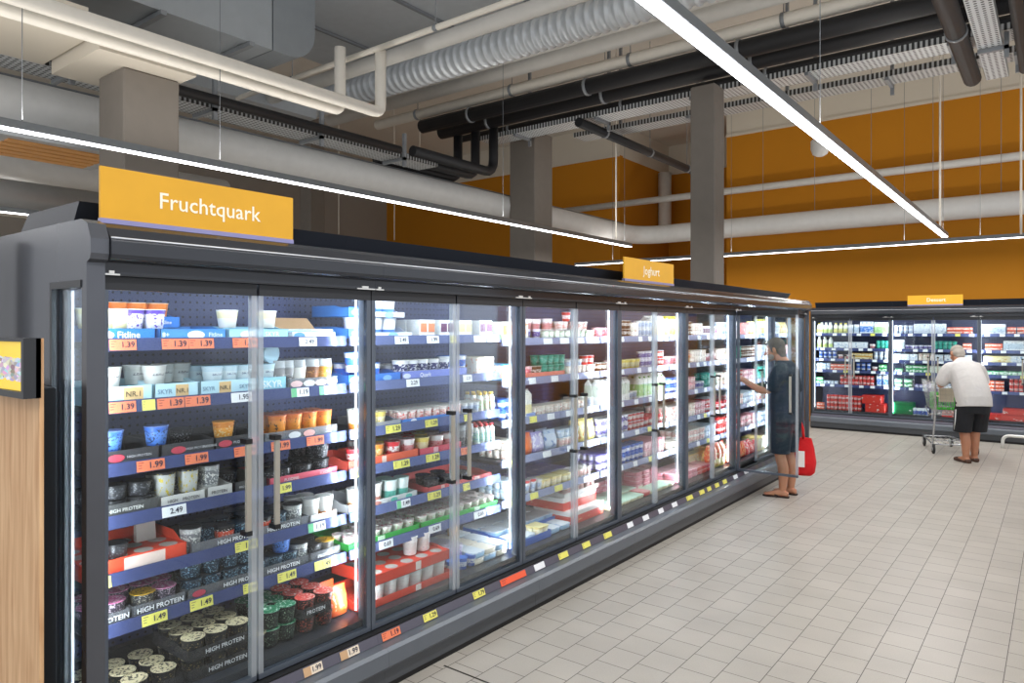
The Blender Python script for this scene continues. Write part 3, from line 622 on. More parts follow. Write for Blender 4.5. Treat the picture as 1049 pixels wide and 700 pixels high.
boxL('mviolet', 'yogurt_multipack', 'yogurt multipack', 'violet four-cup pack', 'multi', (0.12, 0.125, 0.062), pack('#8A7CC2', '#E2DEF0', '#4E3F98', 0.2, 0.8, 5, 0.42), pack('#5A4EA6', None, '#E9E6F4', 0, 1, 4, 0.5))
boxL('mmixed', 'yogurt_multipack', 'yogurt multipack', 'cream four-cup pack with fruit print', 'multi', (0.12, 0.125, 0.062), pack('#F3EBDD', '#F6F1E8', '#C86A50', 0.2, 0.8, 5, 0.42), pack('#F5EFE2', None, '#D58A66', 0, 1, 4, 0.45))
boxL('flatcream', 'cheese_tray_pack', 'film-topped pack', 'flat cream film-topped pack', 'flat', (0.15, 0.11, 0.035), pack('#EDE4D0', None), pack('#F3EBDC', None, '#B98E62', 0, 1.1, 3, 0.42))
boxL('flatblue', 'cheese_tray_pack', 'film-topped pack', 'flat pale blue film-topped pack', 'flat', (0.15, 0.12, 0.038), pack('#9CC4E6', None), pack('#E4EDF4', None, '#6FA6DC', 0, 1.1, 3, 0.42))
boxL('flatred', 'cheese_tray_pack', 'film-topped pack', 'flat red film-topped pack', 'flat', (0.15, 0.12, 0.038), pack('#C92F38', None), pack('#EBA7A4', None, '#C8303A', 0, 1.1, 3, 0.46))
boxL('flatpink', 'cheese_tray_pack', 'film-topped pack', 'flat pink film-topped pack', 'flat', (0.15, 0.12, 0.038), pack('#E08A9A', None), pack('#F0BCC4', None, '#D2546E', 0, 1.1, 3, 0.46))
boxL('flatgreen', 'cheese_tray_pack', 'film-topped pack', 'flat pale green film-topped pack', 'flat', (0.15, 0.12, 0.03), pack('#D9D2A8', None), pack('#C9EBD2', None, '#F4F7EF', 0, 1.1, 3, 0.42))
boxL('bag_orange', 'snack_pouch', 'pouch', 'orange cheese pouch', 'pouch', (0.07, 0.12, 0.15), pack('#E0591E', '#E6702C', '#F0D8C0', 0.2, 0.8, 3, 0.36))
boxL('bag_violet', 'snack_pouch', 'pouch', 'lilac cheese pouch', 'pouch', (0.07, 0.14, 0.14), pack('#A49ADA', '#C4BEEA', '#F2F0F8', 0.2, 0.8, 3, 0.45))
boxL('bag_blue', 'snack_pouch', 'pouch', 'pale blue cheese pouch', 'pouch', (0.07, 0.15, 0.14), pack('#BBD0EE', '#D6E3F5', '#5C83C8', 0.2, 0.8, 3, 0.38))
boxL('bag_red', 'snack_pouch', 'pouch', 'red snack pouch', 'pouch', (0.07, 0.11, 0.14), pack('#D83038', '#E4605C', '#F7ECDD', 0.2, 0.8, 3, 0.42))
boxL('bag_yellow', 'snack_pouch', 'pouch', 'yellow cheese pouch', 'pouch', (0.07, 0.12, 0.16), pack('#F2DC7A', '#F6E9A8', '#E8903C', 0.2, 0.8, 3, 0.40))
boxL('boxyellow', 'dessert_box', 'folding box', 'yellow folding box', 'box', (0.1, 0.1, 0.15), pack('#F1E08C', '#F7EFC6', '#E3B34C', 0.1, 0.9, 3, 0.38))
boxL('boxcream', 'milk_carton', 'drink carton', 'white and cream carton', 'carton', (0.07, 0.07, 0.19), pack('#F6F3EA', '#F3E3A6', '#3A3A4A', 0.1, 0.45, 4, 0.36), WHITE)
boxL('milkstripe', 'milk_carton', 'drink carton', 'white carton with dark stripe', 'carton', (0.07, 0.075, 0.20), pack('#F7F7F5', '#DCE6D8', '#3E4148', 0.3, 0.75, 3, 0.34), WHITE)
boxL('milkgreen', 'milk_carton', 'drink carton', 'white and green carton', 'carton', (0.07, 0.075, 0.20), pack('#F3F6F0', '#A8D68C', '#E9F2DE', 0.1, 0.6, 3, 0.40), mat('#6CB04C', .4))
boxL('actred', 'drink_bottle', 'yogurt drink', 'small white bottle with red cap', 'bottle', (0.024, 0.12), pack('#EEF2EA', '#BFE0C8', '#5A9BC8', 0.15, 0.65, 5, 0.42), mat('#D8383A', .4))
boxL('actyel', 'drink_bottle', 'yogurt drink', 'small white bottle with yellow cap', 'bottle', (0.024, 0.12), pack('#F2F4EE', '#CFE6C8', '#D88A5A', 0.15, 0.65, 5, 0.42), mat('#EFC63A', .4))
boxL('milkbottle', 'milk_bottle', 'milk bottle', 'white milk bottle with green label', 'bottle', (0.038, 0.20), pack('#F4F6F2', '#CFE38C', None, 0.10, 0.40), mat('#EDF2E6', .4))
boxL('milkb2', 'milk_bottle', 'milk bottle', 'pale yellow milk bottle', 'bottle', (0.038, 0.19), pack('#F3F2DC', '#E6E08C', '#7FB24C', 0.1, 0.45, 4, 0.4), mat('#E2D65A', .4))
boxL('milkblue', 'milk_carton', 'drink carton', 'white and blue milk carton', 'carton', (0.07, 0.075, 0.21), pack('#EEF3FA', '#3E7ED4', '#E9F0FA', 0.15, 0.62, 4, 0.44), mat('#2A62C0', .4))
boxL('milkwhite', 'milk_carton', 'drink carton', 'white carton with grey print', 'carton', (0.07, 0.08, 0.16), pack('#F1F4F6', '#C7D6E2', '#5E7896', 0.2, 0.7, 4, 0.40), WHITE)
boxL('butter', 'butter_pack', 'butter pack', 'pale blue butter pack', 'box', (0.08, 0.115, 0.055), pack('#DCE8F3', '#F3F6F8', '#6F9BCB', 0.1, 0.9, 3, 0.42))
boxL('buttergreen', 'butter_pack', 'butter pack', 'green butter pack', 'box', (0.08, 0.115, 0.060), pack('#2F9A54', '#E9F2E6', '#1E8A46', 0.25, 0.75, 3, 0.48))
boxL('butterred', 'butter_pack', 'butter pack', 'orange red butter pack', 'box', (0.08, 0.115, 0.055), pack('#E0603C', '#F4E6DC', '#DE5230', 0.3, 0.7, 3, 0.45))
boxL('butterwhite', 'butter_pack', 'butter pack', 'white butter pack with blue print', 'box', (0.08, 0.115, 0.055), pack('#EEF1F4', '#E4EAF0', '#7A8FB0', 0.1, 0.9, 3, 0.42))
boxL('butteryel', 'butter_pack', 'butter pack', 'yellow brown butter pack', 'box', (0.08, 0.115, 0.055), pack('#D9A83C', '#EFE3B8', '#7A4A22', 0.2, 0.8, 3, 0.45))
boxL('redsix', 'carton_block', 'carton block', 'red shrink-wrapped block of small cartons', 'six', (0.12, 0.18, 0.085), pack('#D93A34', '#F2E6E2', '#C22C2A', 0.3, 0.72, 7, 0.5))
cupL('smallbrown', 'small brown dessert cup', LK['smallbrown'].b, LK['smallbrown'].l, SM, name='small_dessert_cup', cat='small dessert cup')
boxL('redcase', 'case_box', 'shelf carton', 'red cardboard case', 'box', (0.3, 0.30, 0.14), pack('#D82A22', '#E23A2C', '#F7ECE2', 0.1, 0.85, 2.2, 0.34))
boxL('greencase', 'case_box', 'shelf carton', 'green cardboard case', 'box', (0.3, 0.30, 0.19), pack('#1E7A46', '#1F8A4E', '#E3EFE2', 0.35, 0.75, 2.2, 0.32))
boxL('bluesix', 'carton_block', 'carton block', 'blue block of cans', 'six', (0.12, 0.15, 0.11), pack('#EEF2F6', '#2A56B4', '#E6ECF4', 0.12, 0.65, 6, 0.40))
boxL('redlow', 'case_box', 'shelf carton', 'low red cardboard case', 'box', (0.28, 0.33, 0.09), pack('#D8322C', '#E8443A', '#F6EAE4', 0.2, 0.8, 2.4, 0.38))
boxL('whitecase', 'case_box', 'shelf carton', 'white cardboard case with red printed side', 'box', (0.34, 0.46, 0.093), pack('#F1ECE8', '#DE3B2E', '#F4D9A8', -0.1, 0.62, 4, 0.33))
boxL('yelcase', 'case_box', 'shelf carton', 'yellow cardboard case', 'box', (0.2, 0.36, 0.105), pack('#F1E3A4', '#F5EBC0', '#D9B45A', 0.2, 0.8, 3, 0.38))
boxL('greentray', 'butter_pack', 'butter pack', 'green tub with white label', 'flat', (0.10, 0.12, 0.07), pack('#1F9A58', '#E6F2E6', '#1F9A58', 0.2, 0.8, 3, 0.45), pack('#2AA565', None, '#F2F6EE', 0, 1, 3, 0.42))
boxL('cheesebag', 'snack_pouch', 'pouch', 'red net-print sausage snack bag', 'pouch', (0.07, 0.10, 0.17), pack('#D23A22', '#E8643A', '#F3E2A0', 0.1, 0.9, 4, 0.42))

COUNT = {}; GONE = set()
SHN = {6: ['top shelf', 'second shelf', 'third shelf', 'fourth shelf', 'fifth shelf', 'sixth shelf', 'deck'], 5: ['top shelf', 'second shelf', 'third shelf', 'fourth shelf', 'fifth shelf', 'deck']}
ROWN = ['front row', 'second row', 'third row', 'fourth row', 'fifth row']
LAYN = ['', ' upper layer', ' third layer', ' fourth layer']
class Bay:
    def __init__(s, fr, k, shelves, name, px, near):
        s.fr, s.k, s.sh, s.name, s.px, s.near = fr, k, shelves, name, px, near
        s.nsh = len(shelves)
    def z(s, i): return DECK if i >= s.nsh else s.sh[i] + 0.010
    def sname(s, i): return SHN[s.nsh][i]
def lim(bay): return W * bay.k + 0.016, W * (bay.k + 1) - 0.016
def fx(bay, i): return RX if i < bay.nsh else -0.085
def pyi(bay, i, p):
    if i < bay.nsh: return bay.px(p)
    if bay.fr is MAIN: return on_x(p, -2.69 - 0.085)[1] - 1.105
    a, b = ray(p); return (13.35 + 0.085) * a / b + 3.51
def place(bay, i, key, ly, lx, z, row=0, layer=0, rot=0.0, near=None, tilt=None):
    lk = LK[key]; near = bay.near if near is None else near
    c = (bay.name, i, lk.look, row, layer); n = COUNT.get(c, 0); COUNT[c] = n + 1
    lab = '%s, %s from left, %s%s, %s, %s' % (lk.look, nth(n), ROWN[min(row, 4)], LAYN[layer], bay.sname(i), bay.name)
    if len(lab.split()) > 16: lab = lab.replace(' from left', ' along')
    if len(lab.split()) > 16: lab = lab.replace('cooler', '').replace('  ', ' ').strip()
    ps = lk.parts(near); root = None
    for p in ps:
        if root is None:
            root = obj(p[0], p[1], None, bay.fr.w(lx, ly, z + 0.004), bay.fr.rot + rot)
            tag_(root, lab, lk.cat, '%ss on the %s of the %s' % (lk.cat, bay.sname(i), bay.name))
            if tilt: root.rotation_euler = tilt
        else: obj(p[0], p[1], root, p[2] if len(p) > 2 else (0, 0, 0))
    return root
def row(bay, i, key, a, b=None, rows=1, layers=1, z0=0.0, d0=0.0, gap=1.0, jit=0.0, keys=None, cap=None):
    """articles on shelf i between picture columns a..b (front edge), or at the centres listed in a"""
    lk = LK[key]; sx, sy, sh = lk.size()
    if isinstance(a, (list, tuple)): ys = [pyi(bay, i, p) for p in a]
    else:
        y0, y1 = pyi(bay, i, a), pyi(bay, i, b); lo_, hi_ = lim(bay); y0 = max(y0, lo_); y1 = min(y1, hi_)
        if y1 - y0 < 0.6 * sy: return
        n = max(1, int((y1 - y0 + 0.25 * sy) / (sy * gap))); st = (y1 - y0) / n
        ys = [y0 + st * (j + 0.5) for j in range(n)]
    lo_, hi_ = lim(bay); ys = [y for y in ys if lo_ + sy * 0.3 < y < hi_ - sy * 0.3]; ys = [min(max(y, lo_ + sy / 2), hi_ - sy / 2) for y in ys]
    for r in range(rows):
        for l in range(layers):
            for j, y in enumerate(ys):
                kk = key if not keys else keys[(j + r * 2 + l) % len(keys)]
                if cap is not None and random.random() > cap and (r > 0 or l == layers - 1 and l > 0): continue
                place(bay, i, kk, y + random.uniform(-jit, jit), fx(bay, i) - 0.018 - d0 - sx / 2 - r * sx * 1.03, bay.z(i) + z0 + l * (sh + 0.001), r, l, random.uniform(-0.25, 0.25) if lk.shape == 'cup' and r > 0 else 0.0)

TRAYM = {}
def tray(bay, i, a, b, color, hf=0.055, texts=(), depth=0.30, z0=0.0, side=None, look='display tray', d0=0.0, inner=None, clear=False, holes=False, name='display_tray'):
    y0, y1 = pyi(bay, i, a) + 0.002, pyi(bay, i, b) - 0.002; lo_, hi_ = lim(bay); y0 = max(y0, lo_); y1 = min(y1, hi_); wd_ = y1 - y0; hs = side or hf + 0.012
    m = clear_plastic(color, 0.45) if clear else mat(color, 0.5); mi = mat(inner, 0.6) if inner else m
    mb = MB(); t = 0.003; X1 = fx(bay, i) - 0.010 - d0; X0 = X1 - depth; h2 = wd_ / 2
    def sidep(y): mb.prism([(-depth, 0), (0, 0), (0, hf), (-0.05, hf), (-0.11, hs), (-depth, hs)], y, y + t, 0)
    mb.box(-depth, 0, -h2, h2, 0, t, 1); mb.box(-t, 0, -h2, h2, 0, hf, 0); mb.box(-depth, -depth + t, -h2, h2, 0, hs, 0); sidep(-h2); sidep(h2 - t)
    c = (bay.name, i, look, z0 > 0.02); n = COUNT.get(c, 0); COUNT[c] = n + 1
    o = obj(name, mb.mesh('tray', [m, mi]), None, bay.fr.w(X1, (y0 + y1) / 2, bay.z(i) + z0 + 0.0006), bay.fr.rot)
    lab = '%s, %s from left%s, %s, %s' % (look, nth(n), ' upper layer' if z0 > 0.02 else '', bay.sname(i), bay.name)
    tag_(o, lab, 'display tray', 'display trays on the %s of the %s' % (bay.sname(i), bay.name))
    if holes:                                                        # card insert with round cup holes
        k = ('hole', round(wd_, 2))
        mb2 = MB(); nn = max(2, int(wd_ / 0.1))
        mb2.box(-depth + 0.004, -0.004, -h2 + 0.004, h2 - 0.004, hf * 0.86, hf * 0.9, 0)
        for q in range(nn):
            for r in range(3): mb2.lathe([(0.036, hf * 0.902), (0.034, hf * 0.905)], 14, (-0.055 - r * 0.095, -h2 + wd_ * (q + .5) / nn, 0), [1])
        obj('card_insert', mb2.mesh('insert', [mat(color, 0.5), mat('#B9B4AE', 0.5)]), o)
    for (p, txt, size, col) in texts:
        y = pyi(bay, i, p) - (y0 + y1) / 2
        if abs(y) > h2 - 0.02: continue
        if txt == 'OVAL':
            r = size; b2 = MB().lathe([(1, 0), (1, 0.001)], 18, sq=(r * 2.1, r, 2)); me = once(('oval', r, col), lambda: b2.mesh('oval', mat(col, .5)))
            q = obj('oval_emblem', me, o, (0.0015, y, hf * 0.5)); q.rotation_euler = (PI / 2, 0, PI / 2)
        elif txt == 'PATCH':
            obj('printed_panel', once(('patch', size, hf, col), lambda: MB().box(0, 0.0008, -size / 2, size / 2, hf * 0.1, hf * 0.9).mesh('patch', mat(col, .5))), o, (0, y, 0))
        else: obj('lettering', text_mesh(txt, size, mat(col, .6), 0.014), o, (0.0016, y, hf * 0.5))
    return o

TAGC = {'o': ('#F0825A', 'orange'), 'w': ('#F1F3F6', 'white'), 'y': ('#ECE46E', 'yellow'), 'g': ('#F1F3F6', 'white and green'), 'b': ('#EADBC6', 'white and brown'), 'r': ('#F2603C', 'large orange')}
def ptag(bay, i, a, b, c, txt=None, rail=False):
    if bay.fr is MAIN: y0, y1 = (bay.px(a), bay.px(b)) if not rail else (on_x(a, -2.645)[1] - 1.105, on_x(b, -2.645)[1] - 1.105)
    else: y0, y1 = bay.px(a), bay.px(b)
    if not rail:
        lo_, hi_ = lim(bay); y0 = max(y0, lo_); y1 = min(y1, hi_)
        if y1 - y0 < 0.02: return
    w_ = round(y1 - y0, 2); h = 0.042 if not rail else 0.038
    col, nm = TAGC[c]
    def mk():
        b_ = MB().box(0, 0.0015, -w_ / 2, w_ / 2, -h / 2, h / 2, 0)
        if c in 'oyr': 
            for q in range(3): b_.box(0.0015, 0.0019, -w_ * 0.45, -w_ * (0.45 - 0.13 - 0.07 * (q == 0)), h * (0.28 - 0.24 * q), h * (0.28 - 0.24 * q) + 0.003, 1)
        if c == 'g': b_.box(0.0015, 0.0019, -w_ / 2, -w_ * 0.2, -h / 2, h / 2, 2)
        if c == 'b': b_.box(0.0015, 0.0019, -w_ / 2, -w_ * 0.12, -h / 2, h / 2, 2)
        return b_.mesh('price_tag', [mat(col, .5), mat('#A8443A' if c in 'or' else '#8A8550', .6), mat('#6CC08A' if c == 'g' else '#C8A27A', .5)])
    place_ = 'bottom rail' if rail else bay.sname(i)
    key = (bay.name, place_, nm, 'tag'); n = COUNT.get(key, 0); COUNT[key] = n + 1
    lab = '%s price tag%s, %s from left, %s, %s' % (nm, (' reading ' + txt) if txt else '', nth(n), place_, bay.name)
    if rail and c in 'gb': lab = lab.replace(' from left', '')
    if rail: loc = bay.fr.w(0.0494, (y0 + y1) / 2, 0.2400); tl = -math.atan2(0.016, 0.041)
    else: loc = bay.fr.w(RX + 0.0108, (y0 + y1) / 2, (DECK if i >= bay.nsh else bay.sh[i]) - 0.002); tl = -0.118
    o = obj('price_tag', once(('tag', w_, h, c), mk), None, loc)
    o.rotation_euler = (0, tl, bay.fr.rot); o.rotation_mode = 'XYZ'
    tag_(o, lab, 'price tag', 'price tags on the shelf rails')
    if txt: obj('lettering', text_mesh(txt, min(0.034, w_ * 0.31), INK, 0.02), o, (0.0022, w_ * 0.17 if c != 'w' else w_ * 0.08, 0))
    return o

M = [Bay(MAIN, k, SH6 if k < 2 else SH5, BAYN[k], py_main, 2 if k == 0 else 1 if k < 3 else 0) for k in range(7)]
B = [Bay(BACK, k, SHB, BACKN[k], py_back, 0) for k in range(3)]
# ================================================================ what stands on the shelves
b = M[0]
# --- nearest cooler, top shelf
tray(b, 0, 84, 161, '#2F7FD2', 0.050, [(108, 'OVAL', 0.017, '#F2F4F8'), (133, 'Fitline', 0.036, '#F4F7FB')], look='blue display tray')
tray(b, 0, 165, 233, '#4C96DE', 0.048, [(171, '8+', 0.028, '#EAF3FB'), (202, 'OVAL', 0.018, '#F2F4F8'), (222, 'Fitline', 0.026, '#DCEBFA')], look='blue display tray', inner='#8FBEE8')
tray(b, 0, 235, 297, '#A8DCEF', 0.048, [(255, 'OVAL', 0.018, '#F4F8FB'), (280, 'SKYR', 0.032, '#F2FAFD')], look='light blue display tray')
tray(b, 0, 300, 345, '#F1F3F6', 0.034, [(308, 'OVAL', 0.015, '#5C9BE0')], look='white display tray', inner='#7FB2E6', side=0.05)
row(b, 0, 'lemon', [98, 113, 127], z0=0.045); row(b, 0, 'purple', [143, 165], z0=0.045)
row(b, 0, 'orangeq', [120, 139, 160, 182], z0=0.075, d0=0.115); row(b, 0, 'lemon', [88], z0=0.045)
tray(b, 0, 168, 200, '#2F7FD2', 0.048, [(184, 'Fitline', 0.022, '#F4F7FB')], z0=0.052, d0=0.11, depth=0.2, look='blue display tray')
row(b, 0, 'cream', [241, 281], z0=0.05)
for q in range(4): place(b, 0, 'flatblue', b.px(306 + q * 11), RX - 0.12 - 0.0 * q, b.z(0) + 0.006, 0, 0)
ca = obj('cardboard_flap', MB().prism([(0, 0), (0.003, 0), (-0.06, 0.055), (-0.063, 0.055)], -0.13, 0.13).mesh('flap', mat('#B9946A', .8)), None, b.fr.w(RX - 0.16, b.px(322), b.z(0) + 0.05), 0.08)
tag_(ca, 'torn brown cardboard flap behind the white tray, top shelf, nearest cooler', 'cardboard flap')
for a_, c_, t_ in ((84, 107, '1.39'), (110, 139, '1.39'), (165, 191, '1.39'), (192.5, 217, '1.39'), (237, 262, '1.39')): ptag(b, 0, a_, c_, 'o', t_)
ptag(b, 0, 305, 323, 'w', '2.49')
# --- second shelf
tray(b, 1, 84, 158, '#BFE4F0', 0.066, [(104, 'SKYR', 0.026, '#6E8FA8'), (138, 'PATCH', 0.075, '#E2BE86'), (138.2, 'NR.1', 0.030, '#5A4A30')], look='light blue display tray', inner='#E4EBEC')
tray(b, 1, 159, 205, '#BFE4F0', 0.066, [(170, 'SKYR', 0.026, '#6E8FA8'), (188, 'PATCH', 0.055, '#E2BE86'), (188.2, 'NR.1', 0.026, '#5A4A30')], look='light blue display tray', inner='#E4EBEC')
tray(b, 1, 206, 264, '#BFE4F0', 0.066, [(215, 'SKYR', 0.024, '#6E8FA8'), (232, 'PATCH', 0.055, '#E2BE86'), (232.2, 'NR.1', 0.026, '#5A4A30'), (252, 'SKYR', 0.024, '#6E8FA8')], look='light blue display tray')
tray(b, 1, 266, 295, '#9BD6EA', 0.066, [(280, 'SKYR', 0.045, '#F2FAFD')], look='light blue display tray')
tray(b, 1, 297, 347, '#8E939A', 0.052, [(305, 'OVAL', 0.016, '#E8C4C4'), (318, 'OVAL', 0.016, '#D6DAD6'), (330, 'OVAL', 0.016, '#E8C4C4'), (341, 'OVAL', 0.016, '#D6DAD6')], look='clear grey display tray', clear=True)
row(b, 1, 'zero', [92, 119, 166], z0=0.058); row(b, 1, 'zero', [158, 187, 204], z0=0.058, d0=0.10); row(b, 1, 'skyr', [226, 241, 256], z0=0.045); row(b, 1, 'skyr', [222, 240, 258], z0=0.045, d0=0.1); row(b, 1, 'skyr', [280], z0=0.045)
lying = place(b, 1, 'skyr', b.px(281), RX - 0.115, b.z(1) + 0.172, 0, 1, tilt=(0, PI / 2, 0.15))
lying['label'] = 'light blue skyr cup lying on its side, round lid facing out, nearest cooler'
row(b, 1, 'greydome', [291, 300]); row(b, 1, 'vanilla', [312]); row(b, 1, 'browndome', [326]); row(b, 1, 'orangedome', [339])
row(b, 1, 'greydome', [296, 306, 318, 331, 343], d0=0.1, rows=2)
for a_, c_, t_ in ((84, 107, '1.39'), (110, 138, '1.39'), (160, 187, '1.39'), (188, 214, '1.39')): ptag(b, 1, a_, c_, 'o', t_)
ptag(b, 1, 144, 158, 'y'); ptag(b, 1, 235, 257, 'w', '1.95'); ptag(b, 1, 297, 315, 'g', '1.19'); ptag(b, 1, 326, 341, 'g', '1.19')
# --- third shelf
RED = '#C8485A'
tray(b, 2, 84, 165, '#3A3A3E', 0.058, [(120, 'OVAL', 0.015, RED), (144, 'HIGH PROTEIN', 0.014, '#B8B8BC'), (160, 'PUDDING', 0.016, '#C9C9CC')], look='dark grey display tray', inner='#2A2724')
tray(b, 2, 166, 221, '#3A3A3E', 0.058, [(184, 'OVAL', 0.015, RED), (202, 'HIGH PROTEIN', 0.013, '#B8B8BC'), (216, 'PUDDING', 0.014, '#C9C9CC')], look='dark grey display tray', inner='#2A2724')
tray(b, 2, 222, 268, '#3A3A3E', 0.058, [(232, 'OVAL', 0.015, RED), (248, 'PUDDING', 0.016, '#B8B8BC'), (262, 'OVAL', 0.013, RED)], look='dark grey display tray', inner='#2A2724')
row(b, 2, 'pudblue', [93, 121, 168], z0=0.05); row(b, 2, 'pudorange', [237], z0=0.038)
tray(b, 2, 272, 347, '#8C9096', 0.05, [(303, 'OVAL', 0.016, '#E6E6E8'), (318, 'OVAL', 0.016, '#E0A8A0')], look='clear grey display tray', clear=True)
row(b, 2, 'orangepud', 283, 346, rows=2, z0=0.015); row(b, 2, 'black', [208, 255], d0=0.12, z0=0.01)
for a_, c_ in ((84, 107), (139, 167), (188, 212), (238, 262), (276, 296), (313, 330)): ptag(b, 2, a_, c_, 'o', '1.99')
# --- fourth shelf
tray(b, 3, 84, 164, '#5F6060', 0.052, [(130, 'HIGH PROTEIN', 0.020, '#D8D8D4')], look='grey display tray', inner='#2B2B2C', clear=True)
tray(b, 3, 165, 212, '#D9D8D4', 0.046, [(178, 'HIGH', 0.018, '#3A3A3C'), (197, 'PROTEIN', 0.018, '#3A3A3C')], look='white display tray')
tray(b, 3, 213, 240, '#D9D8D4', 0.050, [(226, 'PROTEIN', 0.018, '#3A3A3C')], look='white display tray')
tray(b, 3, 241, 275, '#3A3A3C', 0.05, [(252, 'PROTEIN', 0.014, '#C9C9CC')], look='dark grey display tray')
row(b, 3, 'blackwide', [94, 124, 150], layers=2); row(b, 3, 'blackwide', [110, 138, 160], z0=0.02, d0=0.11)
row(b, 3, 'stripe', [176, 200], z0=0.035); row(b, 3, 'silver', [222], z0=0.035); row(b, 3, 'silver', [182, 205, 230], z0=0.01, d0=0.11); row(b, 3, 'black', [250], d0=0.08)
tray(b, 3, 277, 347, '#D8566A', 0.038, [(300, 'PUDDING', 0.018, '#F4E6E8'), (335, 'PUDDING', 0.016, '#F4E6E8')], look='pink red display tray', inner='#8E1E30', d0=0.0)
row(b, 3, 'blackwide', [284, 296, 318], z0=0.01); row(b, 3, 'blackwide', [290, 305, 322], z0=0.01, d0=0.12)
row(b, 3, 'black', [336], layers=2); row(b, 3, 'black', [328, 342], d0=0.12, layers=2)
ptag(b, 3, 165, 189, 'w', '2.49'); ptag(b, 3, 280, 297, 'y', '1.99'); ptag(b, 3, 84, 96, 'y')
# --- fifth shelf
tray(b, 4, 84, 193, '#E8492C', 0.062, [(150, 'PATCH', 0.16, '#F0D8CC')], look='orange red display tray', side=0.095, holes=True)
row(b, 4, 'blackwide', [126], z0=0.05); row(b, 4, 'silver', [203], z0=0.0)
cf = obj('card_divider', MB().prism([(0, 0), (0.03, 0.0), (0.015, 0.13), (0.0, 0.13)], -0.04, 0.04).mesh('card', mat('#CFCAC2', .6)), None, b.fr.w(RX - 0.21, b.px(172), b.z(4) + 0.05)); tag_(cf, 'upright pale card in the orange red tray, fifth shelf, nearest cooler', 'card')
tray(b, 4, 197, 264, '#8A8C92', 0.046, [(243, 'HIGH PROTEIN', 0.026, '#F2F2F4')], look='clear grey display tray', clear=True)
row(b, 4, 'protblue', [214, 226], z0=0.0, d0=0.05); row(b, 4, 'protred', [238], z0=0.0); row(b, 4, 'protblue', [252]); row(b, 4, 'protblue', [220, 235, 250], d0=0.14)
tray(b, 4, 266, 318, '#8A8C92', 0.046, [(292, 'HIGH PROTEIN', 0.026, '#F2F2F4')], look='clear grey display tray', clear=True)
row(b, 4, 'protred', [276]); row(b, 4, 'protblue', [292]); row(b, 4, 'protblue', [272, 284, 298], d0=0.1, rows=2); row(b, 4, 'silver', [308])
tray(b, 4, 319, 347, '#D5D4D6', 0.04, [], look='pale display tray'); row(b, 4, 'whiteplain', [326], z0=0.006); row(b, 4, 'whiteorange', [340], z0=0.006); row(b, 4, 'whiteplain', [322, 334], d0=0.11)
ptag(b, 4, 84, 96, 'y'); ptag(b, 4, 240, 262, 'y', '1.49'); ptag(b, 4, 314, 332, 'g', '1.19'); ptag(b, 4, 106, 113, 'y')
# --- sixth shelf
tray(b, 5, 84, 135, '#77797E', 0.05, [(118, 'PROTEIN', 0.028, '#F2F2F4')], look='clear grey display tray', clear=True)
tray(b, 5, 137, 192, '#77797E', 0.05, [(166, 'HIGH PROTEIN', 0.028, '#F2F2F4')], look='clear grey display tray', clear=True)
tray(b, 5, 193, 264, '#77797E', 0.05, [(249, 'HIGH PROTEIN', 0.026, '#F2F2F4'), (205, 'OVAL', 0.014, RED)], look='clear grey display tray', clear=True)
tray(b, 5, 266, 318, '#77797E', 0.05, [(292, 'HIGH PROTEIN', 0.026, '#F2F2F4')], look='clear grey display tray', clear=True)
tray(b, 5, 319, 350, '#77797E', 0.05, [(335, 'PROTEIN', 0.024, '#F2F2F4')], look='clear grey display tray', clear=True)
row(b, 5, 'protpink', [95, 123]); row(b, 5, 'protpink', [108, 140], d0=0.11); row(b, 5, 'protyel', [154]); row(b, 5, 'protpink', [176]); row(b, 5, 'protpink', [166, 185], d0=0.11)
row(b, 5, 'protblue', [203, 223], layers=2); row(b, 5, 'protblue', [242, 256], layers=2); row(b, 5, 'protblue', [212, 232, 248], d0=0.11)
row(b, 5, 'protblue', [274, 288, 303], layers=1); row(b, 5, 'pudblue', [296], z0=0.082); row(b, 5, 'silver', [314]); row(b, 5, 'black', [328]); row(b, 5, 'protyel', [341]); row(b, 5, 'black', 268, 345, d0=0.12)
ptag(b, 5, 144, 170, 'y', '1.49'); ptag(b, 5, 193, 217, 'y', '1.49'); ptag(b, 5, 248, 262, 'y', '1.49'); ptag(b, 5, 283, 302, 'y', '1.49'); ptag(b, 5, 321, 338, 'y', '1.49')
# --- deck
tray(b, 6, 84, 190, '#3A3B3F', 0.05, [(140, 'HIGH PROTEIN', 0.028, '#E2E2E4')], look='dark display tray', clear=True, depth=0.42)
tray(b, 6, 192, 264, '#3A3B3F', 0.05, [(235, 'HIGH PROTEIN', 0.026, '#E2E2E4')], look='dark display tray', clear=True, depth=0.42)
row(b, 6, 'protgold', 88, 190, rows=3); row(b, 6, 'protgold', 194, 262, rows=3, layers=2)
tray(b, 6, 194, 262, '#3A3B3F', 0.045, [(232, 'HIGH PROTEIN', 0.026, '#E2E2E4')], look='dark display tray', clear=True, z0=0.083)
row(b, 6, 'protgold', [270]); row(b, 6, 'protgreen', 276, 309, rows=3, layers=2, gap=0.98); row(b, 6, 'protcoral', 311, 349, rows=3, layers=2, gap=0.98)
row(b, 6, 'bag_orange', [357], d0=0.04); row(b, 6, 'bag_orange', [360], d0=0.13)
tray(b, 6, 309, 341, '#3A3B3F', 0.045, [(325, 'PROTEIN', 0.026, '#E2E2E4')], look='dark display tray', clear=True, z0=0.083)

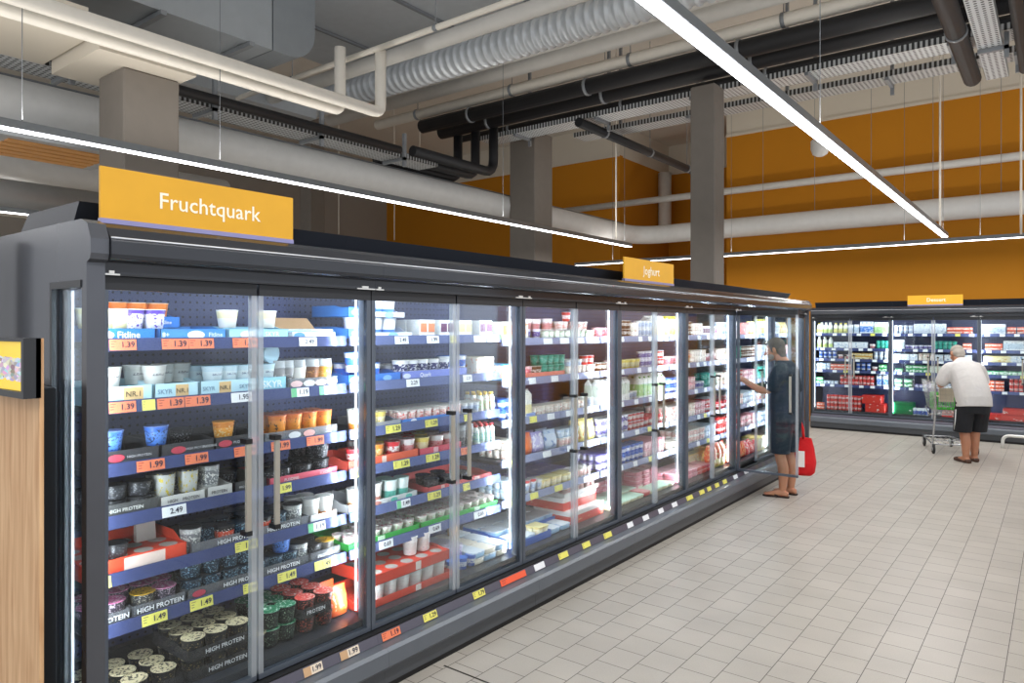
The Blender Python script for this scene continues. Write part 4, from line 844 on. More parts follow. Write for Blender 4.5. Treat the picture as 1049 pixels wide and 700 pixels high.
# --- second cooler
b = M[1]
for a_, c_, z_ in ((352, 381, 0), (384, 424, 0), (352, 381, 0.11), (384, 416, 0.11)):
    tray(b, 0, a_, c_, '#F2F4F7' if a_ > 380 else '#3E86D8', 0.03 if a_ > 380 else 0.05, [((a_ + c_) / 2, 'OVAL', 0.017, '#8FC0F0')], look='white display tray' if a_ > 380 else 'blue display tray', inner='#6FA8E6', z0=z_, side=0.06)
row(b, 0, 'bigwhite', [359, 372], z0=0.006); row(b, 0, 'bigwhite', [391, 405], z0=0.006)
row(b, 0, 'bigwhite', [391, 404], z0=0.118)
row(b, 0, 'slvorange', 428, 452, rows=2); row(b, 0, 'slvpurple', 453, 468, rows=2); row(b, 0, 'slvyellow', 470, 488, rows=2); row(b, 0, 'slvpurple', 489, 511, rows=2)
for a_, c_, t_ in ((355, 366, '2.49'), (403, 417, '2.49'), (436, 448, '1.99'), (484, 496, None), (498, 509, '1.29')): ptag(b, 0, a_, c_, 'w', t_)
ptag(b, 0, 460, 466, 'y')
tray(b, 1, 351, 379, '#2F74D0', 0.05, [(365, 'OVAL', 0.016, '#F4F6FA')], look='blue display tray'); row(b, 1, 'tallblue', [356, 369], z0=0.06); row(b, 1, 'tallblue', [358, 372], d0=0.11)
tray(b, 1, 383, 412, '#2F74D0', 0.05, [(398, 'OVAL', 0.015, '#7FB0EA')], look='blue display tray'); tray(b, 1, 413, 480, '#7C8CDC', 0.052, [(437, 'Quark', 0.034, '#F4F6FC'), (418, 'OVAL', 0.014, '#DCE4FA')], look='violet blue display tray')
row(b, 1, 'tallblue', [389]); row(b, 1, 'berry', [418, 428, 439, 450, 461], z0=0.03); row(b, 1, 'berry', 414, 470, rows=2, d0=0.1); row(b, 1, 'tallblue', [466, 482], z0=0.02, d0=0.03)
row(b, 1, 'creampack', 488, 512, rows=2)
for a_, c_, t_ in ((358, 370, '2.29'), (415, 428, '2.29'), (473, 482, '2.29')): ptag(b, 1, a_, c_, 'w', t_)
row(b, 2, 'whiteorange', [358, 372]); row(b, 2, 'yellowcup', [387, 395], layers=1)
tray(b, 2, 384, 412, '#B9BCC2', 0.03, [], look='clear grey display tray', clear=True)
tray(b, 2, 413, 472, '#4A86D4', 0.026, [(425, 'OVAL', 0.011, '#F2F4F8')], look='blue display tray', inner='#D9E4F0'); row(b, 2, 'mred', 413, 476, rows=2, z0=0.006); row(b, 2, 'smallwhite', [480, 486, 492], rows=2)
row(b, 2, 'actyel', 494, 511, rows=3)
for a_, c_ in ((394, 409), (434, 447)): ptag(b, 2, a_, c_, 'y', '1.29')
ptag(b, 2, 474, 482, 'y'); ptag(b, 2, 358, 370, 'w', '1.99')
tray(b, 3, 352, 380, '#E05A4A', 0.05, [], look='red display tray'); row(b, 3, 'redcup', [357, 371], z0=0.02)
tray(b, 3, 384, 430, '#EE6A4A', 0.050, [(395, 'PATCH', 0.03, '#F6D9CC')], look='orange red display tray'); tray(b, 3, 431, 474, '#E4566A', 0.045, [(448, 'PATCH', 0.04, '#F0B8BE')], look='pink red display tray')
row(b, 3, 'orangecup', [393], z0=0.025); row(b, 3, 'redcup', [410], z0=0.025); row(b, 3, 'redwhite', [425], z0=0.025); row(b, 3, 'yellowcup', [440], z0=0.02); row(b, 3, 'redwhite', [455, 467], z0=0.02); row(b, 3, 'redcup', 390, 470, d0=0.11, rows=2, z0=0.02, keys=['redcup', 'yellowcup', 'redwhite'])
row(b, 3, 'greydome', [478, 486]); row(b, 3, 'actred', 490, 511, rows=3)
for a_, c_ in ((402, 418), (435, 449)): ptag(b, 3, a_, c_, 'y', '1.29')
ptag(b, 3, 471, 481, 'o', '1.49'); ptag(b, 3, 502, 511, 'w', '3.29'); ptag(b, 3, 358, 372, 'y', '1.49')
tray(b, 4, 352, 380, '#C9CACC', 0.045, [], look='pale display tray'); row(b, 4, 'whiteorange', [357, 371], z0=0.006)
tray(b, 4, 383, 429, '#D6DAD8', 0.036, [(388, 'OVAL', 0.012, '#E9A090'), (405, 'OVAL', 0.012, '#66BFAE'), (420, 'OVAL', 0.012, '#66BFAE')], look='pale display tray')
row(b, 4, 'whitepink', [391], z0=0.012); row(b, 4, 'teal', [407, 419], z0=0.012); row(b, 4, 'teal', [402, 414], d0=0.1)
tray(b, 4, 440, 505, '#DE5A5A', 0.032, [(455, 'PATCH', 0.03, '#F2C8C4'), (490, 'PATCH', 0.05, '#F2C8C4')], look='red display tray', inner='#A32A34', depth=0.36); row(b, 4, 'blackwide', [450, 463, 480], z0=0.01); row(b, 4, 'blackwide', [455, 470], z0=0.01, d0=0.11)
ptag(b, 4, 405, 419, 'g', '1.49'); ptag(b, 4, 437, 450, 'y', '1.29'); ptag(b, 4, 473, 480, 'y', '1.29'); ptag(b, 4, 358, 372, 'g', '1.19')
tray(b, 5, 352, 431, '#35B048', 0.036, [(392, 'PATCH', 0.05, '#D8F0D4')], look='green display tray', depth=0.4); tray(b, 5, 432, 470, '#35B048', 0.036, [], look='green display tray', depth=0.4); tray(b, 5, 471, 511, '#35B048', 0.036, [(490, 'PATCH', 0.05, '#D8F0D4')], look='green display tray', depth=0.4)
row(b, 5, 'smalllime', 384, 430, rows=4, z0=0.01); row(b, 5, 'smalllime', 433, 470, rows=4, z0=0.012); row(b, 5, 'smalllime', 472, 511, rows=4, z0=0.012); row(b, 5, 'smalllime', 354, 380, rows=2, z0=0.01)
ptag(b, 5, 387, 401, 'w', '0.69'); ptag(b, 5, 438, 450, 'w', '0.69'); ptag(b, 5, 484, 496, 'w', '0.69'); ptag(b, 5, 358, 372, 'w', '1.99')
tray(b, 6, 352, 465, '#E4432C', 0.04, [(430, 'PATCH', 0.04, '#F4E4DC')], look='orange red display tray', depth=0.34)
tray(b, 6, 384, 462, '#E4432C', 0.055, [(430, 'PATCH', 0.04, '#F4E4DC')], look='orange red display tray', depth=0.34, z0=0.112, holes=True)
row(b, 6, 'whiteplain', 386, 462, rows=2, z0=0.006); row(b, 6, 'whiteplain', [436, 449], z0=0.165, d0=0.06); row(b, 6, 'whiteplain', [358, 373], z0=0.006)
row(b, 6, 'lilac', [473, 482], d0=0.06, rows=2); row(b, 6, 'bluecup', [470, 480, 489], rows=1); row(b, 6, 'flatcream', 488, 530, rows=3, layers=2, keys=['flatcream', 'flatblue'])
cl = obj('paper_bag', MB().loft([[(0.03 * w * math.cos(a), 0.04 * w * math.sin(a), z) for a in [2 * PI * i / 10 for i in range(10)]] for w, z in ((1, 0), (1.1, .03), (.9, .07), (.3, .1))]).mesh('bag', mat('#C79A62', .8)), None, b.fr.w(RX - 0.30, pyi(b, 6, 512), DECK + 0.078)); tag_(cl, 'crumpled brown paper on the flat packs, deck, second cooler', 'paper')

# --- third cooler
b = M[2]
row(b, 0, 'slvtall', 514, 530, rows=2); row(b, 0, 'redwhite', [546, 555], layers=1, z0=0.06); row(b, 0, 'violetcup', [545, 555]); row(b, 0, 'mgreen', 560, 612, rows=2, layers=1); row(b, 0, 'redwhite', [567], z0=0.064); row(b, 0, 'mred', [580], z0=0.063); row(b, 0, 'smallred', [586], z0=0.126); row(b, 0, 'mred', [600], z0=0.063); row(b, 0, 'pinkcup', [620, 628], layers=2); row(b, 0, 'creampack', [536])
row(b, 1, 'bluepack', 515, 535, rows=2); tray(b, 1, 541, 580, '#F08A78', 0.04, [], look='coral display tray'); row(b, 1, 'pinkcup', [546]); row(b, 1, 'smallbrown', [551, 556], z0=0.01); row(b, 1, 'greencup', 559, 583, rows=2, layers=2, z0=0.01); row(b, 1, 'smallwhite', 584, 600, rows=2, layers=1, z0=0.04); row(b, 1, 'mmixed', 584, 632, rows=2); row(b, 1, 'smallred', 601, 618, z0=0.064); row(b, 1, 'smallwhite', 619, 632, rows=2, z0=0.064)
row(b, 2, 'bluecup', 516, 532, rows=3, layers=2); row(b, 2, 'boxcream', [544], rows=1); tray(b, 2, 541, 550, '#8FA8E0', 0.03, [], look='blue display tray')
for q, p_ in enumerate((552, 561, 570, 579, 588, 597)): place(b, 2, 'mmixed', b.px(p_ + 2), RX - 0.09, b.z(2), 0, 0)
for q, p_ in enumerate((560, 580)): place(b, 2, 'mviolet', b.px(p_), RX - 0.26, b.z(2) + 0.0, 1, 0)
row(b, 2, 'smallwhite', 600, 620, rows=3); row(b, 2, 'greencup', [616, 621], d0=0.12, layers=2); row(b, 2, 'milkwhite', 622, 633, rows=2)
row(b, 3, 'bag_orange', 540, 548, rows=2); row(b, 3, 'bag_violet', 549, 561, rows=2); row(b, 3, 'bag_blue', 562, 575, rows=2); row(b, 3, 'mred', 576, 596, rows=2); row(b, 3, 'mblue', 576, 596, z0=0.063, rows=1); row(b, 3, 'bag_yellow', 597, 618, rows=2); row(b, 3, 'greencup', 620, 633, rows=2, layers=2); row(b, 3, 'mmixed', 516, 536, rows=2, layers=2)
row(b, 4, 'smallred', [545, 551], rows=1, z0=0.02); row(b, 4, 'smallwhite', 541, 560, rows=1); row(b, 4, 'myellow', 556, 590, rows=1); row(b, 4, 'mblue', 516, 536, rows=2, layers=2); row(b, 4, 'mviolet', 560, 600, d0=0.14, rows=2); row(b, 4, 'mred', 592, 608); row(b, 4, 'smallbrown', 610, 632, rows=1, layers=1, keys=['smallbrown', 'smallwhite', 'smallred'])
tray(b, 5, 529, 566, '#2F66C8', 0.05, [], look='blue display tray', depth=0.4, inner='#1E3F8C'); row(b, 5, 'flatblue', 530, 552, rows=1, z0=0.02); row(b, 5, 'myellow', 553, 566, rows=1, z0=0.02); row(b, 5, 'flatblue', 567, 588, rows=1); tray(b, 5, 531, 592, '#2F74D6', 0.055, [(566, 'PATCH', 0.1, '#DCE8F6')], look='blue display tray', d0=0.17, depth=0.3); row(b, 5, 'flatblue', 532, 592, rows=2, d0=0.18, z0=0.035)
row(b, 5, 'whitecase', 588, 628, d0=0.02, layers=1); row(b, 5, 'whitecase', 586, 624, d0=0.08, z0=0.095); row(b, 5, 'redlow', [634], d0=0.0)
tray(b, 5, 590, 632, '#EDE8E4', 0.03, [], look='white display tray', z0=0.191, d0=0.09, depth=0.3, side=0.075); row(b, 5, 'mred', 592, 628, z0=0.195, d0=0.1)

def rail_tags(b, i, pxs, cols, wpx, texts=None):
    for q, p_ in enumerate(pxs): ptag(b, i, p_ - wpx / 2, p_ + wpx / 2, cols[q % len(cols)])
rail_tags(b, 0, (523, 560, 577, 604), 'w', 9); rail_tags(b, 0, (621,), 'y', 5); rail_tags(b, 0, (593, ), 'w', 8)
rail_tags(b, 1, (544, 567, 588, 608, 620), 'w', 7); rail_tags(b, 1, (524,), 'y', 9)
rail_tags(b, 2, (545,), 'y', 7); rail_tags(b, 2, (563, 582, 600, 620, 630), 'w', 7); rail_tags(b, 2, (523,), 'w', 9)
rail_tags(b, 3, (559, 584, 600, 612, 626), 'w', 8); rail_tags(b, 3, (523,), 'y', 9)
rail_tags(b, 4, (546, 571), 'y', 8); rail_tags(b, 4, (600, 617, 628), 'w', 7); rail_tags(b, 4, (523,), 'y', 9)

# --- fourth to last cooler: (shelf, article sequence) from left to right
def seq(b, i, entries, rows=2):
    """entries: (key, count, layers); spread evenly over the bay's width"""
    tot = sum(LK[k].size()[1] * n for k, n, l in entries); y = 0.03; sp = (W - 0.06 - tot) / max(1, sum(n for k, n, l in entries))
    for k, n, l in entries:
        sx, sy, sh = LK[k].size()
        for q in range(n):
            for r in range(1 if i <= 1 and sh < 0.12 and rows == 2 else rows):
                for ll in range(l if r == 0 or rows < 3 else max(1, l)):
                    place(b, i, k, W * b.k + y + sy / 2 + sp / 2, fx(b, i) - 0.02 - sx / 2 - r * sx * 1.03, b.z(i) + ll * (sh + 0.001), r, ll)
            y += sy + sp
def tags_even(b, i, n, cols, w_=0.07):
    for q in range(n):
        c = cols[q % len(cols)]; y = W * b.k + W * (q + 0.5 + random.uniform(-0.2, 0.2)) / n
        col, nm = TAGC[c]
        key = (b.name, b.sname(i), nm, 'tag'); k = COUNT.get(key, 0); COUNT[key] = k + 1
        me = once(('dtag', c), lambda: MB().box(0, 0.0015, -w_ / 2, w_ / 2, -0.021, 0.021).mesh('price_tag', mat(col, .5)))
        o = obj('price_tag', me, None, b.fr.w(RX + 0.0108, y, (DECK if i >= b.nsh else b.sh[i]) - 0.002)); o.rotation_euler = (0, -0.118, b.fr.rot)
        tag_(o, '%s price tag, %s from left, %s, %s' % (nm, nth(k), b.sname(i), b.name), 'price tag', 'price tags on the shelf rails')
b = M[3]
seq(b, 0, [('pinkcup', 2, 1), ('smallbrown', 5, 2), ('mmixed', 1, 2), ('smallwhite', 4, 2), ('boxcream', 3, 1)]); seq(b, 1, [('smallbrown', 3, 1), ('pinkcup', 2, 1), ('yellowcup', 4, 1), ('violetcup', 4, 2), ('smallred', 3, 2)])
seq(b, 2, [('milkstripe', 6, 1), ('smallwhite', 2, 1), ('milkgreen', 6, 1)]); seq(b, 3, [('violetcup', 7, 2), ('smallred', 4, 2), ('redcup', 4, 1)]); seq(b, 4, [('mviolet', 3, 2), ('bluecup', 5, 2), ('mpink', 3, 2)])
seq(b, 5, [('flatgreen', 5, 1), ('flatred', 1, 1), ('flatgreen', 4, 1)], 1); row(b, 5, 'flatgreen', 635, 680, d0=0.17, rows=1, layers=1); row(b, 5, 'flatpink', 650, 705, d0=0.33, layers=3); row(b, 5, 'flatpink', 672, 705, d0=0.17, layers=4)
b = M[4]
seq(b, 0, [('milkb2', 4, 1), ('smallbrown', 4, 2), ('mmixed', 2, 2), ('slvpurple', 3, 1)]); seq(b, 1, [('pinkcup', 3, 1), ('orangecup', 3, 1), ('mmixed', 3, 2), ('redwhite', 3, 1)])
seq(b, 2, [('bluecup', 5, 2), ('mpink', 2, 2), ('violetcup', 3, 1), ('greencup', 4, 2)]); seq(b, 3, [('mred', 3, 2), ('mmixed', 2, 2), ('mpink', 2, 2), ('smallred', 4, 2)]); seq(b, 4, [('mmixed', 2, 1), ('mred', 4, 2), ('mblue', 2, 2)])
seq(b, 5, [('flatpink', 4, 2), ('flatred', 3, 2), ('bag_yellow', 3, 1)]); row(b, 5, 'boxyellow', 725, 752, d0=0.18, layers=1); row(b, 5, 'cheesebag', 728, 752, d0=0.0, z0=0.08)
b = M[5]
seq(b, 0, [('smallwhite', 5, 2), ('milkwhite', 3, 1), ('redcase', 1, 1), ('bag_yellow', 2, 1)], 1); seq(b, 1, [('mmixed', 3, 2), ('greencup', 4, 2), ('smallbrown', 6, 2)]); seq(b, 2, [('mmixed', 3, 2), ('smallred', 4, 2), ('mpink', 3, 2)])
seq(b, 3, [('redcup', 3, 1), ('mred', 3, 2), ('mblue', 3, 2)]); seq(b, 4, [('redsix', 3, 2), ('mpink', 3, 2)], 1); seq(b, 5, [('cheesebag', 5, 1), ('bag_red', 3, 1), ('boxyellow', 2, 1)], 2); row(b, 5, 'yelcase', 757, 778, d0=0.3, z0=0.0)
b = M[6]
for i, e in enumerate(([('milkb2', 5, 1), ('milkwhite', 5, 1), ('bag_yellow', 3, 1)], [('smallwhite', 8, 2), ('mpink', 4, 2)], [('greencup', 7, 2), ('mblue', 4, 2)], [('redwhite', 5, 1), ('mmixed', 4, 2)], [('mblue', 4, 2), ('mred', 4, 2)], [('flatcream', 5, 3), ('bag_orange', 4, 1)])): seq(b, i, e, 1)
for k in (3, 4, 5, 6):
    for i in range(5): tags_even(M[k], i, 5 if k < 5 else 4, 'wwwyw' if i > 2 else 'wwww')
# stickers on the rail below the doors
for bay, a_, c_, col, t_ in ((M[0], 310, 330, 'b', '1.99'), (M[0], 348, 367, 'b', '1.99'), (M[1], 391, 409, 'o', '1.19'), (M[1], 433, 447, 'y', '1.29'), (M[1], 484, 496, 'y', '1.79'), (M[1], 512, 538, 'r', None), (M[2], 547, 557, 'w', None), (M[2], 572, 581, 'y', None), (M[2], 596, 604, 'y', None), (M[2], 618, 626, 'y', None), (M[3], 642, 648, 'w', None), (M[3], 658, 664, 'w', None), (M[3], 674, 679, 'w', None), (M[3], 688, 693, 'w', None), (M[4], 703, 709, 'y', None), (M[4], 716, 721, 'y', None), (M[4], 724, 728, 'y', None), (M[4], 732, 736, 'y', None), (M[4], 740, 744, 'y', None), (M[5], 751, 755, 'w', None), (M[5], 762, 766, 'w', None)):
    ptag(bay, 9, a_, c_, col, t_, rail=True)

# --- coolers along the back wall
def brow(bk, i, a, b_, key, rows=1, layers=1): row(B[bk], i, key, a, b_, rows=rows, layers=layers, gap=0.97)
for bk, i, a, b_, key, la in (
    (0, 0, 833, 839, 'milkb2', 1), (0, 0, 839, 852, 'milkbottle', 1), (0, 0, 853, 868, 'milkb2', 1), (0, 0, 868, 880, 'milkwhite', 1), (0, 0, 881, 894, 'milkblue', 1), (0, 0, 895, 910, 'milkgreen', 1),
    (0, 1, 833, 853, 'milkbottle', 1), (0, 1, 854, 888, 'butter', 2), (0, 1, 889, 897, 'redwhite', 1), (0, 1, 897, 910, 'greencup', 2),
    (0, 2, 838, 857, 'bluecup', 2), (0, 2, 857, 871, 'redwhite', 1), (0, 2, 872, 893, 'butteryel', 2), (0, 2, 894, 910, 'smallwhite', 2),
    (0, 3, 833, 850, 'mblue', 2), (0, 3, 851, 871, 'butterred', 2), (0, 3, 876, 892, 'bluecup', 2), (0, 3, 893, 898, 'redwhite', 1), (0, 3, 898, 910, 'buttergreen', 2),
    (0, 4, 833, 843, 'buttergreen', 2), (0, 4, 843, 858, 'mblue', 1), (0, 4, 860, 895, 'redsix', 2), (0, 4, 897, 910, 'milkblue', 1),
    (0, 5, 834, 846, 'butterred', 2), (0, 5, 846, 882, 'redsix', 3), (0, 5, 884, 908, 'redcase', 1),
    (1, 0, 912, 935, 'smallwhite', 2), (1, 0, 936, 969, 'butterwhite', 3), (1, 0, 970, 996, 'butterred', 2),
    (1, 1, 912, 926, 'milkwhite', 1), (1, 1, 927, 955, 'violetcup', 1), (1, 1, 956, 980, 'greencup', 2), (1, 1, 984, 997, 'butterred', 2),
    (1, 2, 912, 940, 'butter', 2), (1, 2, 941, 956, 'mmixed', 2), (1, 2, 957, 996, 'butterwhite', 2),
    (1, 3, 912, 926, 'buttergreen', 1), (1, 3, 928, 950, 'buttergreen', 2), (1, 3, 952, 996, 'mgreen', 2),
    (1, 4, 914, 935, 'greentray', 2), (1, 4, 936, 956, 'mviolet', 1), (1, 4, 957, 996, 'butterwhite', 2),
    (1, 5, 912, 931, 'greencase', 1), (1, 5, 932, 950, 'bluesix', 1), (1, 5, 958, 996, 'redlow', 1),
    (2, 0, 1001, 1030, 'milkwhite', 1), (2, 0, 1031, 1052, 'butterred', 2),
    (2, 1, 1001, 1008, 'smallwhite', 2), (2, 1, 1009, 1027, 'butterred', 2), (2, 1, 1028, 1052, 'milkwhite', 1),
    (2, 2, 1001, 1010, 'butter', 1), (2, 2, 1011, 1032, 'yelcase', 1), (2, 2, 1033, 1052, 'butter', 2),
    (2, 3, 1002, 1052, 'greentray', 1), (2, 4, 1003, 1008, 'butterred', 2), (2, 4, 1009, 1029, 'butterred', 3), (2, 4, 1030, 1052, 'redsix', 3),
    (2, 5, 1001, 1028, 'redlow', 1), (2, 5, 1029, 1052, 'redlow', 2)):
    brow(bk, i, a, b_, key, 1, la)
row(B[0], 5, 'redcase', 885, 900, z0=0.142)
for bk in range(3):
    for i in range(6): 
        if i < 5: tags_even(B[bk], i, 6, 'wwwwyw' if i == 0 else 'wwww' if i != 3 else 'wwywww')
# ================================================================ services under the ceiling
PIPEW = mat('#EDE7DB', 0.45); PIPEG = mat('#D6D4CF', 0.4, 0.0); PBLK = mat('#1B1B1E', 0.55); GALV = mat('#C9CED2', 0.35, 0.3); GALVD = mat('#8E9296', 0.4, 0.3)
COLM = mat('#7D766E', 0.7); DUCTM = mat('#DAD9D6', 0.45, 0.0)
def curve_pts(a, c, bnd, n=7):
    """rounded corner from a over bnd to c"""
    a, c, bnd = Vector(a), Vector(c), Vector(bnd)
    return [a * (1 - t) ** 2 + bnd * 2 * t * (1 - t) + c * t ** 2 for t in [i / n for i in range(n + 1)]]
def pipe(name, label, cat, pts, r, m, seg=14, group=None, clamps=0, rods=True):
    me = MB().tube(pts, r, seg).mesh(name, m)
    o = obj(name, me); tag_(o, label, cat, group)
    if clamps:
        p0, p1 = Vector(pts[0]), Vector(pts[-1])
        for k in range(clamps):
            p = p0.lerp(p1, (k + 0.5) / clamps); d = (p1 - p0).normalized()
            b = MB().tube([p - d * 0.02, p + d * 0.02], r * 1.12, 12)
            if rods: b.tube([p + Vector((0, 0, r)), (p.x, p.y, ZC - 0.004)], 0.006, 5)
            obj('pipe_clamp', b.mesh('clamp', GALVD), o)
    return o

# columns
def column(px0, px1, wd, ztop, label, cap=False):
    a0, b0 = ray(px0); a1, b1 = ray(px1); q0, q1 = a0 / b0, a1 / b1
    Y = wd * (1 + q1 * -1 * -1 if False else 1 - q1) / (q1 - q0) if False else None
    # left edge on (x-w, y): (x-w) = q0*y ; right edge on (x, y+w): x = q1*(y+w)
    Y = (wd - q1 * wd) / (q1 - q0); Y = (q1 * wd - wd) / (q0 - q1)
    X = q1 * (Y + wd)
    me = MB().bbox(-wd, 0, 0, wd, 0, ztop, 0.012).mesh('column', COLM)
    o = struct('column', me, (X, Y, 0)); return X, Y
column(101, 184, 0.45, 3.83, 'a'); column(522, 566, 0.5, 4.9, 'b'); column(707, 742, 0.30, 4.62, 'c'); column(307, 333, 0.36, ZC - 0.001, 'd')

# cream beam resting on the first column
bm = MB(); bm.box(-6.50, -5.62, 2.30, 3.05, 3.831, 3.97); bm.box(-6.62, -5.75, -1.0, 2.28, 3.93, 4.16)
struct('trim_2', bm.mesh('beam', CREAM))

# lamps: suspended light lines
def light_line(label, p0, p1, hang, group='suspended light lines', top=ZC - 0.004):
    p0, p1 = Vector(p0), Vector(p1); d = p1 - p0; Ln = d.length; rz = math.atan2(d.y, d.x)
    t = thing('pendant_light', label, 'ceiling light', p0, rz, group)
    obj('lamp_housing', MB().prism([(-0.045, 0.0), (0.045, 0.0), (0.04, 0.055), (-0.04, 0.055)], 0, Ln, 0, axis='x').mesh('housing', mat('#8D9296', 0.35, 0.5)), t)
    obj('diffuser', MB().prism([(-0.034, -0.007), (0.034, -0.007), (0.038, -0.001), (-0.038, -0.001)], 0, Ln, axis='x').mesh('diffuser', mat('#FBFBFF', 0.5, 0, 7.0)), t)
    for f in hang: obj('suspension_rod', MB().tube([(Ln * f, 0, 0.055), (Ln * f, 0, top - p0.z)], 0.003, 5).mesh('rod', mat('#6E7276', .5)), t)
    n = max(1, round(Ln / 3.2))
    for k in range(n):
        c = p0 + d * ((k + 0.5) / n); l = area('aisle_lamp', (c.x, c.y, c.z - 0.03), Ln / n, 0.07, 13.0 * Ln / n, (0, 0, -1), (1.0, 0.98, 0.96))
        l.rotation_euler = (0, 0, rz)
        u = area('fill_uplight', (c.x, c.y, c.z + 0.075), Ln / n, 0.06, 3.6 * Ln / n, (0, 0, 1), (1.0, 0.97, 0.93)); u.rotation_euler = (PI, 0, rz)  # added upward fill for the ceiling services; the fixtures themselves shine only down
    return t
HZ = 3.06
light_line('long suspended light line running above the aisle behind the coolers', (-5.4, -1.5, HZ), (-5.4, 10.07, HZ), (0.28, 0.40, 0.72, 0.985), top=5.48)
light_line('bright light line above the main aisle, ending at upper right', (-1.29, -1.5, HZ), (-1.29, 11.7, HZ), (0.2, 0.5, 0.985))
light_line('horizontal light line along the front of the orange back wall', (-7.9, 12.4, HZ), (3.0, 12.4, HZ), (0.08, 0.3, 0.55, 0.64, 0.8))
light_line('far light line in the third aisle, at the left edge', (-9.3, -1.5, HZ), (-9.3, 3.15, HZ), (0.5, 0.9))

# large round ducts
el = curve_pts((-7.24, 13.2, 3.76), (-6.6, 13.86, 3.76), (-7.24, 13.86, 3.76))
dd = pipe('ventilation_duct', 'large pale grey air duct over the left aisle, bending along back wall', 'air duct', [(-7.24, -2.5, 3.76)] + el + [(3.5, 13.86, 3.76)], 0.19, DUCTM, 22)
obj('duct_top_rail', MB().tube([(-7.24, -2.5, 3.965), (-7.24, 13.2, 3.965)], 0.012, 6).mesh('rail', GALVD), dd)
for k in range(9): obj('duct_hanger', MB().tube([(-5.5 + k * 0.95, 13.86, 3.95), (-5.5 + k * 0.95, 13.86, ZC - 0.004)], 0.004, 4).mesh('wire', GALVD), dd)
pipe('wall_pipe', 'thin pale pipe running along the orange back wall above the duct', 'pipe', [(-9.8, 14.0, 4.53), (3.5, 14.0, 4.53)], 0.07, PIPEG, 12)
pipe('down_pipe', 'pale vertical pipe in the recess of the orange wall', 'pipe', [(-7.72, 16.2, 3.9), (-7.72, 16.2, 5.6)], 0.16, PIPEG, 14)
pipe('ventilation_duct', 'second pale round duct behind the first column, at left edge', 'air duct', [(-8.9, -2.5, 3.56), (-8.9, 5.2, 3.56)], 0.2, DUCTM, 18)
pipe('ventilation_duct', 'lower pale round duct at far left above the third aisle', 'air duct', [(-10.4, -2.5, 3.45), (-10.4, 4.6, 3.45)], 0.2, GALV, 18)
pipe('hanging_pipe', 'thin cream pipe at far left behind the yellow sign', 'pipe', [(-11.5, -2.5, 3.35), (-11.5, 6.0, 3.35)], 0.04, PIPEW, 10)
pn = thing('hanging_reflection_panel', 'added panel whose orange slats paint the orange wall reflection in the duct, at left', 'painted reflection', (-6.95, 2.44, 3.28))
obj('added_panel_frame', MB().box(-0.42, 0.42, -0.5, 0.5, 0.0, 0.05).mesh('frame', GALV), pn)
for k in range(5): obj('reflection_slat', MB().box(-0.34 + 0.14 * k, -0.24 + 0.14 * k, -0.40, 0.40, -0.012, -0.001).mesh('reflection_slat', mat('#E3A460', 0.5)), pn)  # slat colour stands for the orange wall mirrored in a metal duct

# rectangular galvanised ducts
rd = thing('rectangular_duct', 'galvanised rectangular duct with a rounded elbow rising at its end, top left', 'air duct', (0, 0, 0))
obj('duct_body', MB().bbox(-6.67, -5.95, -2.0, 3.98, 4.42, 4.98, 0.004).mesh('duct', mat('#A6ACB1', 0.35, 0.35)), rd)
eb = MB(); pr = [(3.99, 4.42)] + [(4.17 + 0.30 * math.sin(a), 4.72 - 0.30 * math.cos(a)) for a in [PI / 2 * i / 8 for i in range(9)]] + [(4.47, ZC - 0.002), (3.99, ZC - 0.002)]
vs = [(-6.67, y, z) for y, z in pr] + [(-5.95, y, z) for y, z in pr]; n_ = len(pr)
eb.add(vs, [(i, (i + 1) % n_, n_ + (i + 1) % n_, n_ + i) for i in range(n_)] + [tuple(range(n_ - 1, -1, -1)), tuple(range(n_, 2 * n_))])
obj('duct_elbow', eb.mesh('elbow', mat('#8F959A', 0.35, 0.3)), rd)
for y in (1.2, 2.9, 3.72): obj('duct_flange', MB().box(-6.74, -5.91, y, y + 0.05, 4.375, 4.415).mesh('flange', GALVD), rd)
rd2 = thing('rectangular_duct', 'wide bright galvanised duct close under the ceiling, top centre left', 'air duct', (0, 0, 0))
obj('duct_body', MB().bbox(-8.6, -4.4, 4.95, 7.4, 5.65, 6.1, 0.004).mesh('duct', GALV), rd2)
for x in (-7.6, -6.2, -5.0): obj('duct_flange', MB().box(x, x + 0.04, 4.94, 7.41, 5.61, 5.645).mesh('flange', GALVD), rd2)
rd3 = obj('rectangular_duct', MB().bbox(-5.7, -4.6, -1.0, 4.9, 5.5, 6.0, 0.004).mesh('duct', GALV)); tag_(rd3, 'galvanised duct above the elbow, running along the top edge', 'air duct')
rd4 = obj('rectangular_duct', MB().bbox(-8.4, -7.55, 2.0, 5.7, 4.45, 4.8, 0.004).mesh('duct', GALV)); tag_(rd4, 'dull galvanised duct seen between the first column and the pipes', 'air duct')

# pairs of cream pipes along the aisle that turn upwards
for k, (x, z, ye, lab) in enumerate(((-5.2, 3.846, 4.67, 'cream pipe along the upper left with an upturned end, nearer one'), (-5.47, 3.856, 4.40, 'cream pipe along the upper left with an upturned end, farther one'))):
    pts = [(x, -2.0, z), (x, ye - 0.08, z)] + curve_pts((x, ye - 0.08, z), (x, ye, z + 0.08), (x, ye, z), 4)[1:] + [(x, ye, z + 0.60)]
    pipe('cream_pipe', lab, 'pipe', pts, 0.054, PIPEW, 12, 'cream pipes with upturned ends')
